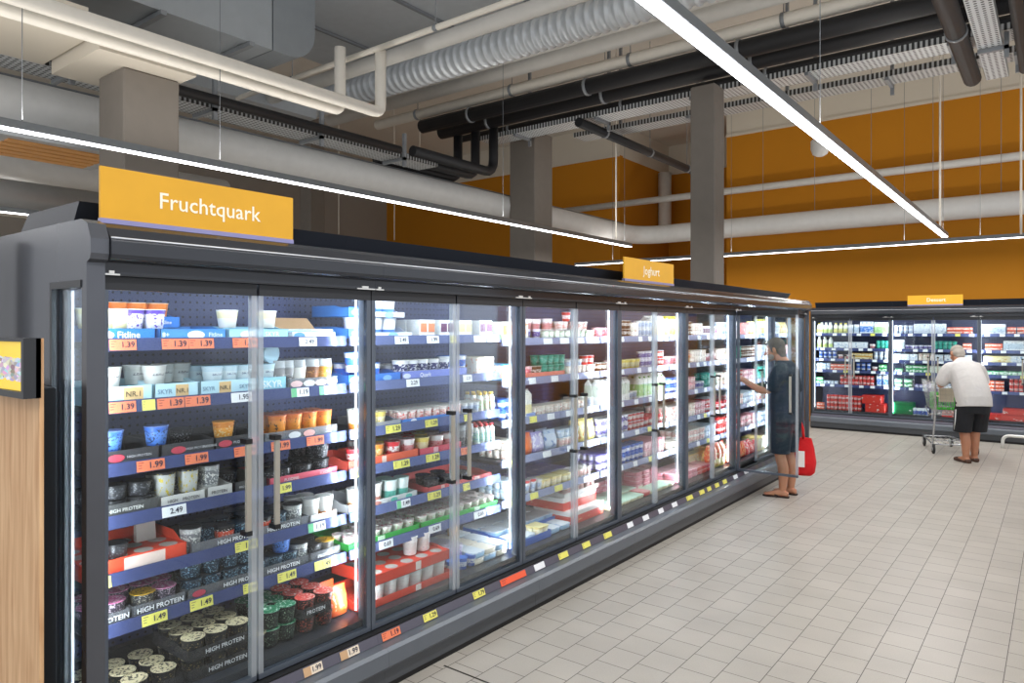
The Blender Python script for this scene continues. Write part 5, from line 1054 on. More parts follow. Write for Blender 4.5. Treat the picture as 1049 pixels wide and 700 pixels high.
# pipes running across the hall (parallel to the back wall)
def cross(name, label, px, py, z, r, m, x0, x1, seg=14, clamps=0, **k):
    p = at_z(px, py, z); return pipe(name, label, 'pipe', [(x0, p.y, z), (x1, p.y, z)], r, m, seg, clamps=clamps, **k)
cross('cream_pipe', 'thin cream pipe crossing below the wide duct, with rod hangers', 400, 45, 4.45, 0.028, PIPEW, -7.6, 3.0, 10, 5)
cross('pipe', 'grey white pipe crossing just behind the thin cream pipe', 420, 52, 4.55, 0.075, PIPEG, -8.0, 3.0)
spx = []
for k in range(110): spx += [(k * .11, .158), (k * .11 + .05, .158), (k * .11 + .065, .178), (k * .11 + .09, .178), (k * .11 + .105, .158)]
ys_ = at_z(480, 58, 4.9).y
sp = obj('spiral_duct', MB().tube([(-9.2 + x, ys_, 4.9) for x, r in spx], [r for x, r in spx], 18).mesh('spiral_duct', GALV)); tag_(sp, 'ribbed silver spiral duct crossing the hall near the top', 'air duct')
cross('pipe', 'large pale grey pipe crossing below the spiral duct', 531, 52, 5.2, 0.115, PIPEG, -9.5, 4.0)
cross('pipe', 'second large pale grey pipe crossing below the spiral duct', 531, 68, 5.2, 0.115, PIPEG, -9.5, 4.0)
cross('cream_pipe', 'cream pipe with clamps crossing above the black pipes', 531, 91, 5.0, 0.075, PIPEW, -8.6, 4.0, 12, 7)
for k, (py, r, lab) in enumerate(((106, 0.10, 'upper thick black insulated pipe crossing the hall'), (118, 0.10, 'middle thick black insulated pipe crossing the hall'), (130, 0.055, 'thin black insulated pipe, lowest of the black bundle'))):
    cross('insulated_pipe', lab, 531, py, 4.8, r, PBLK, -7.6, 4.0, 14, 6, rods=False, group='black insulated pipes')
for x, lab in ((-7.3, 'left'), (-6.95, 'middle'), (-6.6, 'right')):
    yb = at_z(531, 118, 4.8).y
    pipe('insulated_pipe', '%s black riser joining the black pipe bundle above the duct' % lab, 'pipe', [(x, yb + 0.05, 4.75), (x, yb + 0.05, 4.25)] + curve_pts((x, yb + 0.05, 4.25), (x, yb - 0.15, 4.05), (x, yb + 0.05, 4.05), 4)[1:] + [(x, yb - 1.6, 4.05)], 0.07, PBLK, 12, 'black risers')
pipe('insulated_pipe', 'slim black pipe running beside the left cable tray', 'pipe', [(-6.55, -2.0, 4.0), (-6.55, 6.2, 4.0)], 0.05, PBLK, 10)
pipe('insulated_pipe', 'black pipe slanting toward the third column', 'pipe', [(-5.24, 8.3, 4.6), (-5.24, 12.6, 4.6)], 0.065, PBLK, 12, clamps=3)
pipe('insulated_pipe', 'thick black pipe with capped end at top right', 'pipe', [(-0.75, 3.0, 4.46), (-0.75, 9.12, 4.46)], 0.085, PBLK, 14, clamps=2, rods=False)
pipe('insulated_pipe', 'slimmer black pipe right of the capped black pipe, top right', 'pipe', [(-0.29, 3.0, 4.47), (-0.29, 9.15, 4.47)], 0.05, PBLK, 12)

# perforated cable trays
TRAYPERF = perf_mat('#D4D8DA', '#3E4043', 0.05, 0.28, 0.35, 0.2, (0, 1), transparent=False); TRAYPERF2 = perf_mat('#BDBFBF', '#3A3836', 0.05, 0.30, 0.4, 0.2, (0, 1))
def cable_tray(label, p0, p1, wd, m, nb=8, hh=None):
    p0, p1 = Vector(p0), Vector(p1); d = p1 - p0; Ln = d.length; rz = math.atan2(d.y, d.x)
    t = thing('cable_tray', label, 'cable tray', p0, rz, 'perforated cable trays')
    b = MB().box(0, Ln, -wd / 2, wd / 2, 0, 0.004); b.box(0, Ln, -wd / 2, -wd / 2 + 0.003, 0, 0.07); b.box(0, Ln, wd / 2 - 0.003, wd / 2, 0, 0.07)
    obj('tray', b.mesh('tray', m), t)
    obj('cable', MB().tube([(0.1, -wd * 0.2, 0.035), (Ln - 0.1, -wd * 0.2, 0.035)], 0.028, 6).tube([(0.1, wd * 0.1, 0.03), (Ln - 0.1, wd * 0.12, 0.03)], 0.022, 6).mesh('cables', mat('#C8C2B8', .6)), t)
    for k in range(nb):
        x = Ln * (k + 0.5) / nb; h = ZC - 0.004 - p0.z
        sg = 1 if abs(rz) < 0.1 else -1; e0, e1 = sorted((sg * (wd / 2 + 0.01), sg * (wd / 2 + 0.05))); b = MB().box(x - 0.02, x + 0.02, min(e0, -wd / 2), max(e1, wd / 2), -0.04, -0.002); b.box(x - 0.02, x + 0.02, e0, e1, -0.12, hh or h)
        obj('tray_bracket', b.mesh('bracket', GALVD), t)
    return t
cable_tray('perforated cable tray above the left air duct', (-6.84, -2.0, 3.95), (-6.84, 7.0, 3.95), 0.36, TRAYPERF2, 7, 0.3)
y2 = at_z(531, 140, 4.7).y
cable_tray('bright perforated cable tray crossing below the black pipes', (-7.2, y2, 4.7), (4.0, y2, 4.7), 0.36, TRAYPERF, 8)
cable_tray('darker perforated cable tray crossing in front of the orange wall', (-6.0, y2 + 0.85, 4.74), (4.0, y2 + 0.85, 4.74), 0.34, TRAYPERF2, 8)
cable_tray('perforated cable tray pointing to the camera at top right', (-0.53, 3.0, 4.44), (-0.53, 9.2, 4.44), 0.2, TRAYPERF, 3, 0.12)
# white rods and small fittings
for px, y0, py, lab in ((631, 9.6, 250, 'white hanging rod beside the second column'), (963, 9.3, 238, 'white hanging rod near the end of the bright light line'), (1046, 9.0, 240, 'white hanging rod at the right edge')):
    p = at_y(px, py, 12.2 if px > 900 else 10.0)
    pipe('hanging_rod', lab, 'rod', [p, (p.x, p.y, ZC - 0.004)], 0.014, PIPEW, 6)
for px, top, bot, lab in ((430, 120, 186, 'first'), (316, 175, 240, 'second'), (347, 190, 240, 'third'), (404, 196, 246, 'fourth')):
    p = at_y(px, bot, 9.0)
    pipe('hanging_wire', '%s thin hanging wire in the gap left of the second column' % lab, 'wire', [p, (p.x, p.y, ZC - 0.004)], 0.008, PIPEW, 5)
p = at_y(840, 153, 10.8)
t = thing('pendant_speaker', 'small white dome speaker hanging near the orange wall', 'speaker', p)
obj('dome', MB().lathe([(0.05, -0.10), (0.10, -0.07), (0.125, 0.0), (0.125, 0.12), (0.09, 0.16)], 18).mesh('dome', mat('#E4E2DE', .5)), t); obj('suspension_rod', MB().tube([(0, 0, 0.16), (0, 0, ZC - 0.004 - p.z)], 0.012, 6).mesh('rod', PIPEW), t)

# ================================================================ left foreground
ad = thing('advertising_stand', 'light oak board carrying a screen, left edge foreground', 'display stand', (-2.349, 0.8, 0))
def wood():
    m, nt, b = new_mat('oak'); tc = nt.nodes.new('ShaderNodeTexCoord'); mp = nt.nodes.new('ShaderNodeMapping'); mp.inputs['Scale'].default_value = (14, 14, 1.1)
    nt.links.new(tc.outputs['Object'], mp.inputs[0]); no = nt.nodes.new('ShaderNodeTexNoise'); no.inputs['Scale'].default_value = 2.6; no.inputs['Detail'].default_value = 8; no.inputs['Distortion'].default_value = 0.6
    nt.links.new(mp.outputs[0], no.inputs['Vector']); cr = nt.nodes.new('ShaderNodeValToRGB'); cr.color_ramp.elements[0].position = 0.3; cr.color_ramp.elements[1].position = 0.7
    cr.color_ramp.elements[0].color = hexc('#B98A5E'); cr.color_ramp.elements[1].color = hexc('#DDB78C'); nt.links.new(no.outputs['Fac'], cr.inputs[0]); nt.links.new(cr.outputs[0], b.inputs['Base Color']); b.inputs['Roughness'].default_value = 0.5
    return m
obj('board', MB().bbox(-0.62, 0.0, 0.0, 0.012, 0.0, 1.732, 0.001).mesh('board', wood()), ad)
def poster():
    m, nt, b = new_mat('screen_picture'); tc = nt.nodes.new('ShaderNodeTexCoord'); sep = nt.nodes.new('ShaderNodeSeparateXYZ'); nt.links.new(tc.outputs['Generated'], sep.inputs[0])
    vo = nt.nodes.new('ShaderNodeTexVoronoi'); vo.inputs['Scale'].default_value = 13; nt.links.new(tc.outputs['Generated'], vo.inputs['Vector'])
    hs = nt.nodes.new('ShaderNodeHueSaturation'); hs.inputs['Saturation'].default_value = 0.55; hs.inputs['Value'].default_value = 0.75; nt.links.new(vo.outputs['Color'], hs.inputs['Color'])
    no = nt.nodes.new('ShaderNodeTexNoise'); no.inputs['Scale'].default_value = 5; nt.links.new(tc.outputs['Generated'], no.inputs['Vector'])
    def mth(op, a, v):
        n = nt.nodes.new('ShaderNodeMath'); n.operation = op
        nt.links.new(a, n.inputs[0])
        if isinstance(v, (int, float)): n.inputs[1].default_value = v
        else: nt.links.new(v, n.inputs[1])
        return n.outputs[0]
    zz = mth('ADD', sep.outputs[2], mth('MULTIPLY', mth('SUBTRACT', no.outputs['Fac'], 0.5), 0.22))
    mask = mth('MULTIPLY', mth('GREATER_THAN', zz, 0.20), mth('LESS_THAN', zz, 0.68))
    mx = nt.nodes.new('ShaderNodeMix'); mx.data_type = 'RGBA'; mx.inputs['A'].default_value = hexc('#F2CB1E'); nt.links.new(mask, mx.inputs['Factor']); nt.links.new(hs.outputs[0], mx.inputs['B'])
    nt.links.new(mx.outputs['Result'], b.inputs['Base Color']); nt.links.new(mx.outputs['Result'], b.inputs['Emission Color']); b.inputs['Emission Strength'].default_value = 0.35; b.inputs['Roughness'].default_value = 0.2
    return m
sc_ = thing('display_screen', 'flat screen with a yellow crowded picture, mounted on the oak board', 'screen', (-2.33, 0.765, 1.645))
b_ = MB(); b_.box(-0.36, 0.0, -0.012, 0.033, -0.085, -0.066); b_.box(-0.36, 0.0, -0.012, 0.033, 0.078, 0.088); b_.box(-0.018, 0.0, -0.012, 0.033, -0.066, 0.078); b_.box(-0.36, -0.342, -0.012, 0.033, -0.066, 0.078); b_.box(-0.36, 0, 0.02, 0.033, -0.085, 0.088)
obj('bezel', b_.mesh('bezel', mat('#26282C', .4)), sc_); obj('screen_picture', MB().box(-0.341, -0.019, -0.004, 0.015, -0.065, 0.077).mesh('picture', poster()), sc_)
rk = thing('slotted_upright', 'black slotted shelf upright at the left edge above the screen', 'shelf upright', (-3.39, 0.97, 0))
b_ = MB().box(-0.05, 0, -0.02, 0.02, 0, 2.12)
for k in range(26): b_.box(0.0005, 0.004, -0.012, 0.012, 0.9 + k * 0.045, 0.925 + k * 0.045, 1)
for k in range(26): b_.box(-0.04, -0.012, -0.024, -0.0205, 0.9 + k * 0.045, 0.925 + k * 0.045, 1)
obj('upright', b_.mesh('upright', [mat('#1C1E22', .4), mat('#3E424A', .4)]), rk)
sl = obj('gap_shade_block', MB().bbox(-3.35, -2.86, 0.90, 1.03, 0, 1.55, 0.004).mesh('gap_shade_block', mat('#15171B', .4))); tag_(sl, 'black block standing in for the shade between the oak board and the grey end panel', 'shade block')  # dark block added where only shade lies beside the end panel
# white tube rail at the right
tr = obj('bumper_rail', MB().tube([(-0.67, 12.72, 0.0)] + curve_pts((-0.67, 12.72, 0.10), (-0.57, 12.72, 0.19), (-0.67, 12.72, 0.19), 6) + [(1.2, 12.72, 0.19)] + curve_pts((1.2, 12.72, 0.19), (1.3, 12.72, 0.10), (1.3, 12.72, 0.19), 6) + [(1.3, 12.72, 0.0)], 0.022, 12).mesh('rail', mat('#E2E2DE', .35, .2)))
tag_(tr, 'low white tubular bumper rail on the floor at the right edge', 'bumper rail')
# ================================================================ people
def ring(c, u, w, ru, rw, n=16, e=1.0):
    out = []
    for i in range(n):
        a = 2 * PI * i / n; ca, sa = math.cos(a), math.sin(a)
        ca = math.copysign(abs(ca) ** e, ca); sa = math.copysign(abs(sa) ** e, sa)
        out.append(Vector(c) + Vector(u) * (ru * ca) + Vector(w) * (rw * sa))
    return out
def limb(mb, pts, rs, seg=14, m=0):
    """tapered limb with rounded ends"""
    P = [Vector(p) for p in pts]; R = list(rs)
    d0 = (P[0] - P[1]).normalized(); d1 = (P[-1] - P[-2]).normalized()
    # subdivide with a smooth spline through the joints
    Q, S = [], []
    for i in range(len(P) - 1):
        p0 = P[i - 1] if i > 0 else P[i]; p1, p2 = P[i], P[i + 1]; p3 = P[i + 2] if i + 2 < len(P) else P[i + 1]
        for t in (0, .2, .4, .6, .8):
            t2, t3 = t * t, t * t * t
            Q.append(0.5 * ((2 * p1) + (p2 - p0) * t + (2 * p0 - 5 * p1 + 4 * p2 - p3) * t2 + (3 * p1 - p0 - 3 * p2 + p3) * t3)); S.append(R[i] + (R[i + 1] - R[i]) * t)
    Q.append(P[-1]); S.append(R[-1])
    Q = [Q[0] + d0 * S[0] * .85, Q[0] + d0 * S[0] * .5] + Q + [Q[-1] + d1 * S[-1] * .5, Q[-1] + d1 * S[-1] * .85]
    S = [S[0] * .5, S[0] * .86] + S + [S[-1] * .86, S[-1] * .5]
    mb.tube(Q, S, seg, m)
def ellipsoid(mb, c, rx, ry, rz, R=None, n=16, k=10):
    rings = []
    for i in range(k + 1):
        a = -PI / 2 + PI * (i + 0.0) / k; a = max(-PI / 2 + .12, min(PI / 2 - .12, a)); z = math.sin(a) * rz; f = math.cos(a)
        rr = []
        for j in range(n):
            b = 2 * PI * j / n; v = Vector((rx * f * math.cos(b), ry * f * math.sin(b), z))
            rr.append(Vector(c) + (R @ v if R else v))
        rings.append(rr)
    mb.loft(rings)
def fuse(mb, name, mats, voxel=0.006, smooth=6, paint=None):
    """one continuous skin from overlapping volumes"""
    me = mb.mesh(name + '_raw', mats[0]); o = bpy.data.objects.new('tmp', me); COL.objects.link(o)
    r = o.modifiers.new('r', 'REMESH'); r.mode = 'VOXEL'; r.voxel_size = voxel; r.use_smooth_shade = True
    s = o.modifiers.new('s', 'SMOOTH'); s.iterations = smooth; s.factor = 0.5
    dg = bpy.context.evaluated_depsgraph_get(); dg.update()
    out = bpy.data.meshes.new_from_object(o.evaluated_get(dg), depsgraph=dg); out.name = name
    bpy.data.objects.remove(o); bpy.data.meshes.remove(me)
    out.materials.clear()
    for m in mats: out.materials.append(m)
    if paint:
        for p in out.polygons: p.material_index = paint(p.center)
    out.polygons.foreach_set('use_smooth', [True] * len(out.polygons)); out.update(); return out
def skin(c, c2):
    m, nt, b = new_mat('skin'); tc = nt.nodes.new('ShaderNodeTexCoord'); no = nt.nodes.new('ShaderNodeTexNoise'); no.inputs['Scale'].default_value = 11; nt.links.new(tc.outputs['Object'], no.inputs['Vector'])
    mx = nt.nodes.new('ShaderNodeMix'); mx.data_type = 'RGBA'; mx.inputs['A'].default_value = hexc(c); mx.inputs['B'].default_value = hexc(c2); nt.links.new(no.outputs['Fac'], mx.inputs['Factor']); nt.links.new(mx.outputs['Result'], b.inputs['Base Color'])
    b.inputs['Roughness'].default_value = 0.5; b.inputs['Subsurface Weight'].default_value = 0.08; b.inputs['Subsurface Scale'].default_value = 0.02; return m
def cloth(c, c2, sc=18, bump=0.25):
    m, nt, b = new_mat('cloth'); tc = nt.nodes.new('ShaderNodeTexCoord'); no = nt.nodes.new('ShaderNodeTexNoise'); no.inputs['Scale'].default_value = sc; no.inputs['Detail'].default_value = 4; nt.links.new(tc.outputs['Object'], no.inputs['Vector'])
    mx = nt.nodes.new('ShaderNodeMix'); mx.data_type = 'RGBA'; mx.inputs['A'].default_value = hexc(c); mx.inputs['B'].default_value = hexc(c2); nt.links.new(no.outputs['Fac'], mx.inputs['Factor']); nt.links.new(mx.outputs['Result'], b.inputs['Base Color'])
    n2 = nt.nodes.new('ShaderNodeTexNoise'); n2.inputs['Scale'].default_value = 7; n2.inputs['Distortion'].default_value = 1.2; nt.links.new(tc.outputs['Object'], n2.inputs['Vector'])
    bp = nt.nodes.new('ShaderNodeBump'); bp.inputs['Strength'].default_value = bump; bp.inputs['Distance'].default_value = 0.03; nt.links.new(n2.outputs['Fac'], bp.inputs['Height']); nt.links.new(bp.outputs[0], b.inputs['Normal'])
    b.inputs['Roughness'].default_value = 0.85; return m
def hand(mb, wrist, d, palm_n, grip=0.5, side=1, sc=1.0):
    """palm, four unequal fingers with two bends and a thumb; d = pointing direction, palm_n = palm side normal"""
    d = Vector(d).normalized(); n = Vector(palm_n); n = (n - d * n.dot(d)).normalized(); a = d.cross(n).normalized() * side
    w = Vector(wrist); k = w + d * 0.085 * sc
    mb.loft([ring(w - d * .01, a, n, .026 * sc, .020 * sc, 12), ring(w + d * .03 * sc, a, n, .036 * sc, .017 * sc, 12, .7), ring(k, a, n, .042 * sc, .014 * sc, 12, .7), ring(k + d * .008, a, n, .036 * sc, .010 * sc, 12, .7)])
    for q, ln in enumerate((.070, .080, .074, .058)):
        b0 = k + a * ((q - 1.5) * .0215 * sc); th = grip * (0.9 + .1 * q)
        p = [b0 - d * .02]; dirv = d.copy(); cur = b0; p.append(cur)
        for s_, f in enumerate((.45, .32, .23)):
            dirv = (dirv * math.cos(th) + n * math.sin(th)).normalized() if s_ == 0 else (dirv * math.cos(th * .9) + (n * d.dot(dirv) - d * n.dot(dirv)).normalized() * math.sin(th * .9)).normalized()
            cur = cur + dirv * ln * f * sc; p.append(cur)
        limb(mb, p, [.0095 * sc, .0095 * sc, .0088 * sc, .008 * sc, .007 * sc], 8)
    t0 = w + d * .022 * sc - a * .028 * sc
    limb(mb, [w + d * .015 * sc - a * .012 * sc, t0, t0 + (d * .7 - a * .6 + n * .4).normalized() * .035 * sc, t0 + (d * .85 - a * .35 + n * .55).normalized() * .062 * sc], [.014 * sc, .0125 * sc, .0105 * sc, .0085 * sc], 8)
def foot(mb, ankle, d, L=0.25):
    d = Vector(d).normalized(); a = Vector((-d.y, d.x, 0)); z0 = 0.014; p = Vector((ankle[0], ankle[1], 0)) - d * 0.06
    rings = []
    for t, wd, h in ((0.0, .026, .045), (.1, .034, .062), (.3, .036, .080), (.5, .040, .062), (.72, .047, .040), (.9, .043, .027), (1.0, .025, .018)):
        c = p + d * (L * t) + Vector((0, 0, z0 + h / 2)); rings.append(ring(c, a, (0, 0, 1), wd, h / 2, 14, .75))
    mb.loft(rings)
    for q in range(5):
        b0 = p + d * (L * (0.93 - .018 * q)) + a * ((q - 2) * .017); limb(mb, [b0 + Vector((0, 0, z0 + .014)), b0 + d * .022 + Vector((0, 0, z0 + .010))], [.010 - .0008 * q, .008 - .0006 * q], 8)
def head(mb, c, face, up, s=1.0):
    """skull, jaw, nose, brow, ears; face and up directions; returns the axes"""
    f = Vector(face).normalized(); u = Vector(up); u = (u - f * u.dot(f)).normalized(); r = f.cross(u).normalized()
    R = Matrix((r, f, u)).transposed(); c = Vector(c)
    def P(x, y, z): return c + r * (x * s) + f * (y * s) + u * (z * s)
    ellipsoid(mb, P(0, -.012, .025), .076 * s, .094 * s, .092 * s, R); ellipsoid(mb, P(0, .028, -.045), .058 * s, .062 * s, .072 * s, R)
    ellipsoid(mb, P(0, .065, -.098), .030 * s, .024 * s, .020 * s, R, 12, 8)                       # chin
    ellipsoid(mb, P(0, .080, .018), .048 * s, .014 * s, .012 * s, R, 12, 6)                         # brow
    limb(mb, [P(0, .082, .012), P(0, .100, -.018), P(0, .108, -.036)], [.010 * s, .013 * s, .016 * s], 8)   # nose
    for x in (-.012, .012): ellipsoid(mb, P(x, .096, -.040), .009 * s, .010 * s, .008 * s, R, 8, 6)
    ellipsoid(mb, P(0, .082, -.064), .024 * s, .012 * s, .006 * s, R, 10, 6); ellipsoid(mb, P(0, .081, -.074), .021 * s, .012 * s, .006 * s, R, 10, 6)
    for x in (-1, 1):
        ellipsoid(mb, P(x * .040, .066, -.028), .022 * s, .018 * s, .024 * s, R, 10, 8)
        Re = Matrix((r * x, (f * .9 + r * x * .35).normalized(), u)).transposed()
        ellipsoid(mb, P(x * .082, -.010, -.010), .010 * s, .020 * s, .033 * s, R, 10, 8)
    return P, r, f, u
def eyes(parent, P, s=1.0):
    ew, ei = mat('#ECE8E2', .3), mat('#3A2C22', .3)
    for x in (-.030, .030):
        b = MB(); ellipsoid(b, P(x, .074, -.002), .014 * s, .014 * s, .010 * s, None, 10, 8); obj('eye', b.mesh('eye', ew), parent)
        b = MB(); ellipsoid(b, P(x, .0855, -.002), .006 * s, .005 * s, .006 * s, None, 8, 6); obj('iris', b.mesh('iris', ei), parent)

# ---- man at the open door: faces the shelves (local +y forward, +x right), left arm reaching in
SK1 = skin('#C08B6C', '#B57C5E'); SK2 = skin('#BB8466', '#AD7558')
def body1():
    mb = MB()
    for s, ax in ((-1, 0.0), (1, -0.03)):                      # legs
        limb(mb, [(s * .09, -.01, .86), (s * .10, .015 + ax, .49), (s * .10, -.02 + ax, .30), (s * .10, -.01 + ax, .085)], [.092, .058, .056, .037])
        foot(mb, (s * .10, -.01 + ax, 0), (s * .12, 1, 0))
    zs = ((.78, .15, .105, -.01), (.86, .172, .118, -.015), (.95, .165, .112, 0), (1.05, .158, .112, .01), (1.17, .165, .112, .0), (1.28, .178, .112, -.012), (1.38, .180, .100, -.02), (1.44, .12, .075, -.01), (1.47, .062, .06, .0))
    mb.loft([ring((0, y, z), (1, 0, 0), (0, 1, 0), a, b, 20, .85) for z, a, b, y in zs])
    limb(mb, [(0, -.01, 1.44), (0, .06, 1.53)], [.060, .054])
    P, r, f, u = head(mb, (0, .105, 1.595), (-.12, 1, -.22), (0, .12, 1))
    # left arm (towards the camera side) reaches forward; right arm hangs with the bag
    sh = Vector((-.185, -.01, 1.375)); el = Vector((-.235, .115, 1.155)); wr = Vector((-.20, .385, 1.265))
    limb(mb, [(-.12, -.01, 1.37), sh, el, wr], [.062, .056, .041, .029]); hand(mb, wr, (.05, .95, .30), (.55, .1, -.8), 0.42, 1)
    sh = Vector((.185, -.01, 1.375)); el = Vector((.235, -.06, 1.09)); wr = Vector((.235, -.02, .855))
    limb(mb, [(.12, -.01, 1.37), sh, el, wr], [.062, .056, .041, .029]); hand(mb, wr, (.0, .10, -1), (-1, .1, 0), 0.95, -1)
    return mb, P
mb, P1 = body1()
m1 = thing('person', 'grey-haired man in dark shirt and shorts reaching into open cooler', 'person', (-2.305, 7.70, 0), PI / 2)
m1.scale = (0.97, 0.97, 0.965)
obj('body', fuse(mb, 'body', [SK1], 0.0055, 5), m1)
def hair1():
    b = MB(); c = P1(0, -.02, .03)
    f = Vector((-.12, 1, -.22)).normalized(); u = Vector((0, .12, 1)); u = (u - f * u.dot(f)).normalized(); r = f.cross(u); R = Matrix((r, f, u)).transposed()
    ellipsoid(b, P1(0, -.026, .040), .086, .097, .092, R); ellipsoid(b, P1(0, -.062, -.015), .076, .058, .085, R); ellipsoid(b, P1(0, -.064, -.075), .062, .045, .065, R); ellipsoid(b, P1(0, .055, .085), .06, .04, .03, R)
    for x in (-1, 1): ellipsoid(b, P1(x * .074, .012, .012), .012, .018, .045, R, 10, 8)
    return b
obj('hair', fuse(hair1(), 'hair', [cloth('#4A443E', '#7A736A', 60, .6)], 0.006, 3), m1)
eyes(m1, P1)
def beard1():
    b = MB()
    for x in (-1, 1): ellipsoid(b, P1(x * .045, .045, -.070), .018, .04, .035, None, 10, 8)
    ellipsoid(b, P1(0, .075, -.100), .036, .026, .024, None, 10, 8); return b
obj('beard', fuse(beard1(), 'beard', [cloth('#8E877E', '#A9A298', 60, .4)], 0.006, 2), m1)
NAVY = cloth('#0B1C2B', '#122838'); NAVY2 = cloth('#0E1D2B', '#152938')
def shirt1():
    b = MB(); zs = ((.80, .205, .150, -.02), (.90, .205, .150, -.02), (1.02, .198, .148, -.01), (1.17, .196, .140, -.01), (1.29, .200, .135, -.02), (1.385, .190, .118, -.022), (1.45, .115, .085, -.012), (1.48, .078, .074, .004))
    b.loft([ring((0, y, z), (1, 0, 0), (0, 1, 0), a, c, 24, .85) for z, a, c, y in zs])
    limb(b, [(-.13, -.01, 1.385), (-.188, -.008, 1.36), (-.222, .06, 1.215)], [.078, .080, .082]); limb(b, [(.13, -.01, 1.385), (.190, -.012, 1.36), (.226, -.045, 1.17)], [.078, .080, .084]); return b
obj('shirt', fuse(shirt1(), 'shirt', [NAVY], 0.009, 4), m1)
def shorts1():
    b = MB(); b.loft([ring((0, y, z), (1, 0, 0), (0, 1, 0), a, c, 20, .85) for z, a, c, y in ((.74, .172, .135, -.012), (.86, .180, .130, -.015), (.95, .172, .122, -.005))])
    for s, ax in ((-1, .0), (1, -.03)):
        b.loft([ring((s * x, y + ax, z), (1, 0, 0), (0, 1, 0), a, c, 16) for x, y, z, a, c in ((.098, .012, .475, .088, .100), (.096, .008, .60, .092, .108), (.092, -.005, .78, .092, .122), (.085, -.01, .86, .09, .12))])
    return b
obj('shorts', fuse(shorts1(), 'shorts', [NAVY2], 0.009, 4), m1)
def sandal(s, ax, d):
    b = MB(); d = Vector(d).normalized(); a = Vector((-d.y, d.x, 0)); p = Vector((s * .10, -.01 + ax, 0)) - d * .068
    out = [(0, .024), (.04, .036), (.10, .034), (.17, .042), (.22, .046), (.255, .036), (.272, .012)]
    pts = [p + d * t + a * w for t, w in out] + [p + d * t - a * w for t, w in reversed(out)]
    n = len(pts); b.add([(q.x, q.y, 0.0) for q in pts] + [(q.x, q.y, .014) for q in pts], [(i, (i + 1) % n, n + (i + 1) % n, n + i) for i in range(n)] + [tuple(range(n - 1, -1, -1)), tuple(range(n, 2 * n))])
    t0 = p + d * .215 + Vector((0, 0, .040))
    for q in (-1, 1): b.tube([t0 - d * .0, t0 - d * .03 + a * q * .026 + Vector((0, 0, .006)), p + d * .10 + a * q * .040 + Vector((0, 0, .016))], .0075, 6)
    return b
for s, ax in ((-1, .0), (1, -.03)): obj('flip_flop', sandal(s, ax, (s * .12, 1, 0)).mesh('flip_flop', mat('#3A2A24', .6)), m1)

# red shopping bag held in his right hand
def bag():
    b = MB(); w_, d_, h_ = .19, .055, .40
    def rg(z, a, c, e=.5): return ring((0, 0, z), (1, 0, 0), (0, 1, 0), a, c, 20, e)
    b.loft([rg(0, w_ * .82, d_ * 1.3), rg(.03, w_ * .98, d_ * 1.9), rg(.14, w_ * 1.05, d_ * 1.9), rg(.28, w_ * .96, d_ * 1.2), rg(.36, w_ * .86, d_ * .6), rg(h_, w_ * .80, d_ * .35)])
    return b
REDB = cloth('#D8121A', '#C00C14', 8, .5)
bg = thing('shopping_bag', 'bright red cloth shopping bag hanging behind the man at the cooler', 'shopping bag', (-2.26, 7.975, 0.19), 0.12)
obj('bag_body', fuse(bag(), 'bag', [REDB], 0.007, 3), bg)
for y in (-.018, .018): obj('bag_handle', MB().tube([(-.06, y, .385), (-.045, y * .9, .50), (-.0, y * .3, .595), (.018, -y * .1, .60), (.035, y * .3, .59), (.065, y * .9, .50), (.075, y, .385)], [.011] * 7, 8).mesh('handle', REDB), bg)
obj('white_panel', MB().box(.03, .10, -.119, -.112, .10, .27).mesh('panel', WHITE), bg)

# ---- man leaning on the trolley: local +y = direction he pushes
def body2():
    mb = MB()
    for s, y in ((-1, .0), (1, .10)):
        limb(mb, [(s * .09, -.04, .80), (s * .085, .0 + y * .6, .44), (s * .08, -.03 + y, .26), (s * .08, -.03 + y, .08)], [.10, .062, .058, .038]); foot(mb, (s * .08, -.03 + y, 0), (s * .15, 1, 0))
    sp = ((-.06, .74, .165, .13), (-.05, .84, .19, .145), (-.01, .95, .19, .150), (.06, 1.06, .185, .145), (.13, 1.15, .188, .135), (.20, 1.235, .185, .115), (.25, 1.285, .12, .09), (.285, 1.315, .065, .065))
    rings = []
    for i, (y, z, a, c) in enumerate(sp):
        j0, j1 = sp[max(i - 1, 0)], sp[min(i + 1, len(sp) - 1)]; d = Vector((0, j1[0] - j0[0], j1[1] - j0[1])).normalized(); w = Vector((0, d.z, -d.y))
        rings.append(ring((0, y, z), (1, 0, 0), w, a, c, 20, .85))
    mb.loft(rings); limb(mb, [(0, .25, 1.28), (0, .315, 1.36)], [.068, .062])
    P, r, f, u = head(mb, (0, .355, 1.415), (-.15, 1, -.55), (0, .5, 1), 1.0)
    for s in (-1, 1):
        sh = Vector((s * .19, .185, 1.215)); el = Vector((s * .265, .23, 1.0)); wr = Vector((s * .17, .43, 1.055))
        limb(mb, [(s * .11, .19, 1.22), sh, el, wr], [.068, .060, .044, .030]); hand(mb, wr, (-s * .35, .9, .05), (0, .1, -1), 0.75, s)
    return mb, P
mb, P2 = body2()
YAW2 = math.radians(32)
m2 = thing('person', 'older man in white shirt and black shorts leaning on a trolley', 'person', (-0.93, 11.12, 0), YAW2)
obj('body', fuse(mb, 'body', [SK2], 0.006, 5), m2); eyes(m2, P2)
def hair2():
    b = MB(); f = Vector((-.15, 1, -.55)).normalized(); u = Vector((0, .5, 1)); u = (u - f * u.dot(f)).normalized(); r = f.cross(u); R = Matrix((r, f, u)).transposed()
    ellipsoid(b, P2(0, -.045, -.005), .080, .070, .075, R); ellipsoid(b, P2(0, -.055, -.055), .062, .045, .045, R); ellipsoid(b, P2(0, -.02, .045), .078, .088, .074, R)
    return b
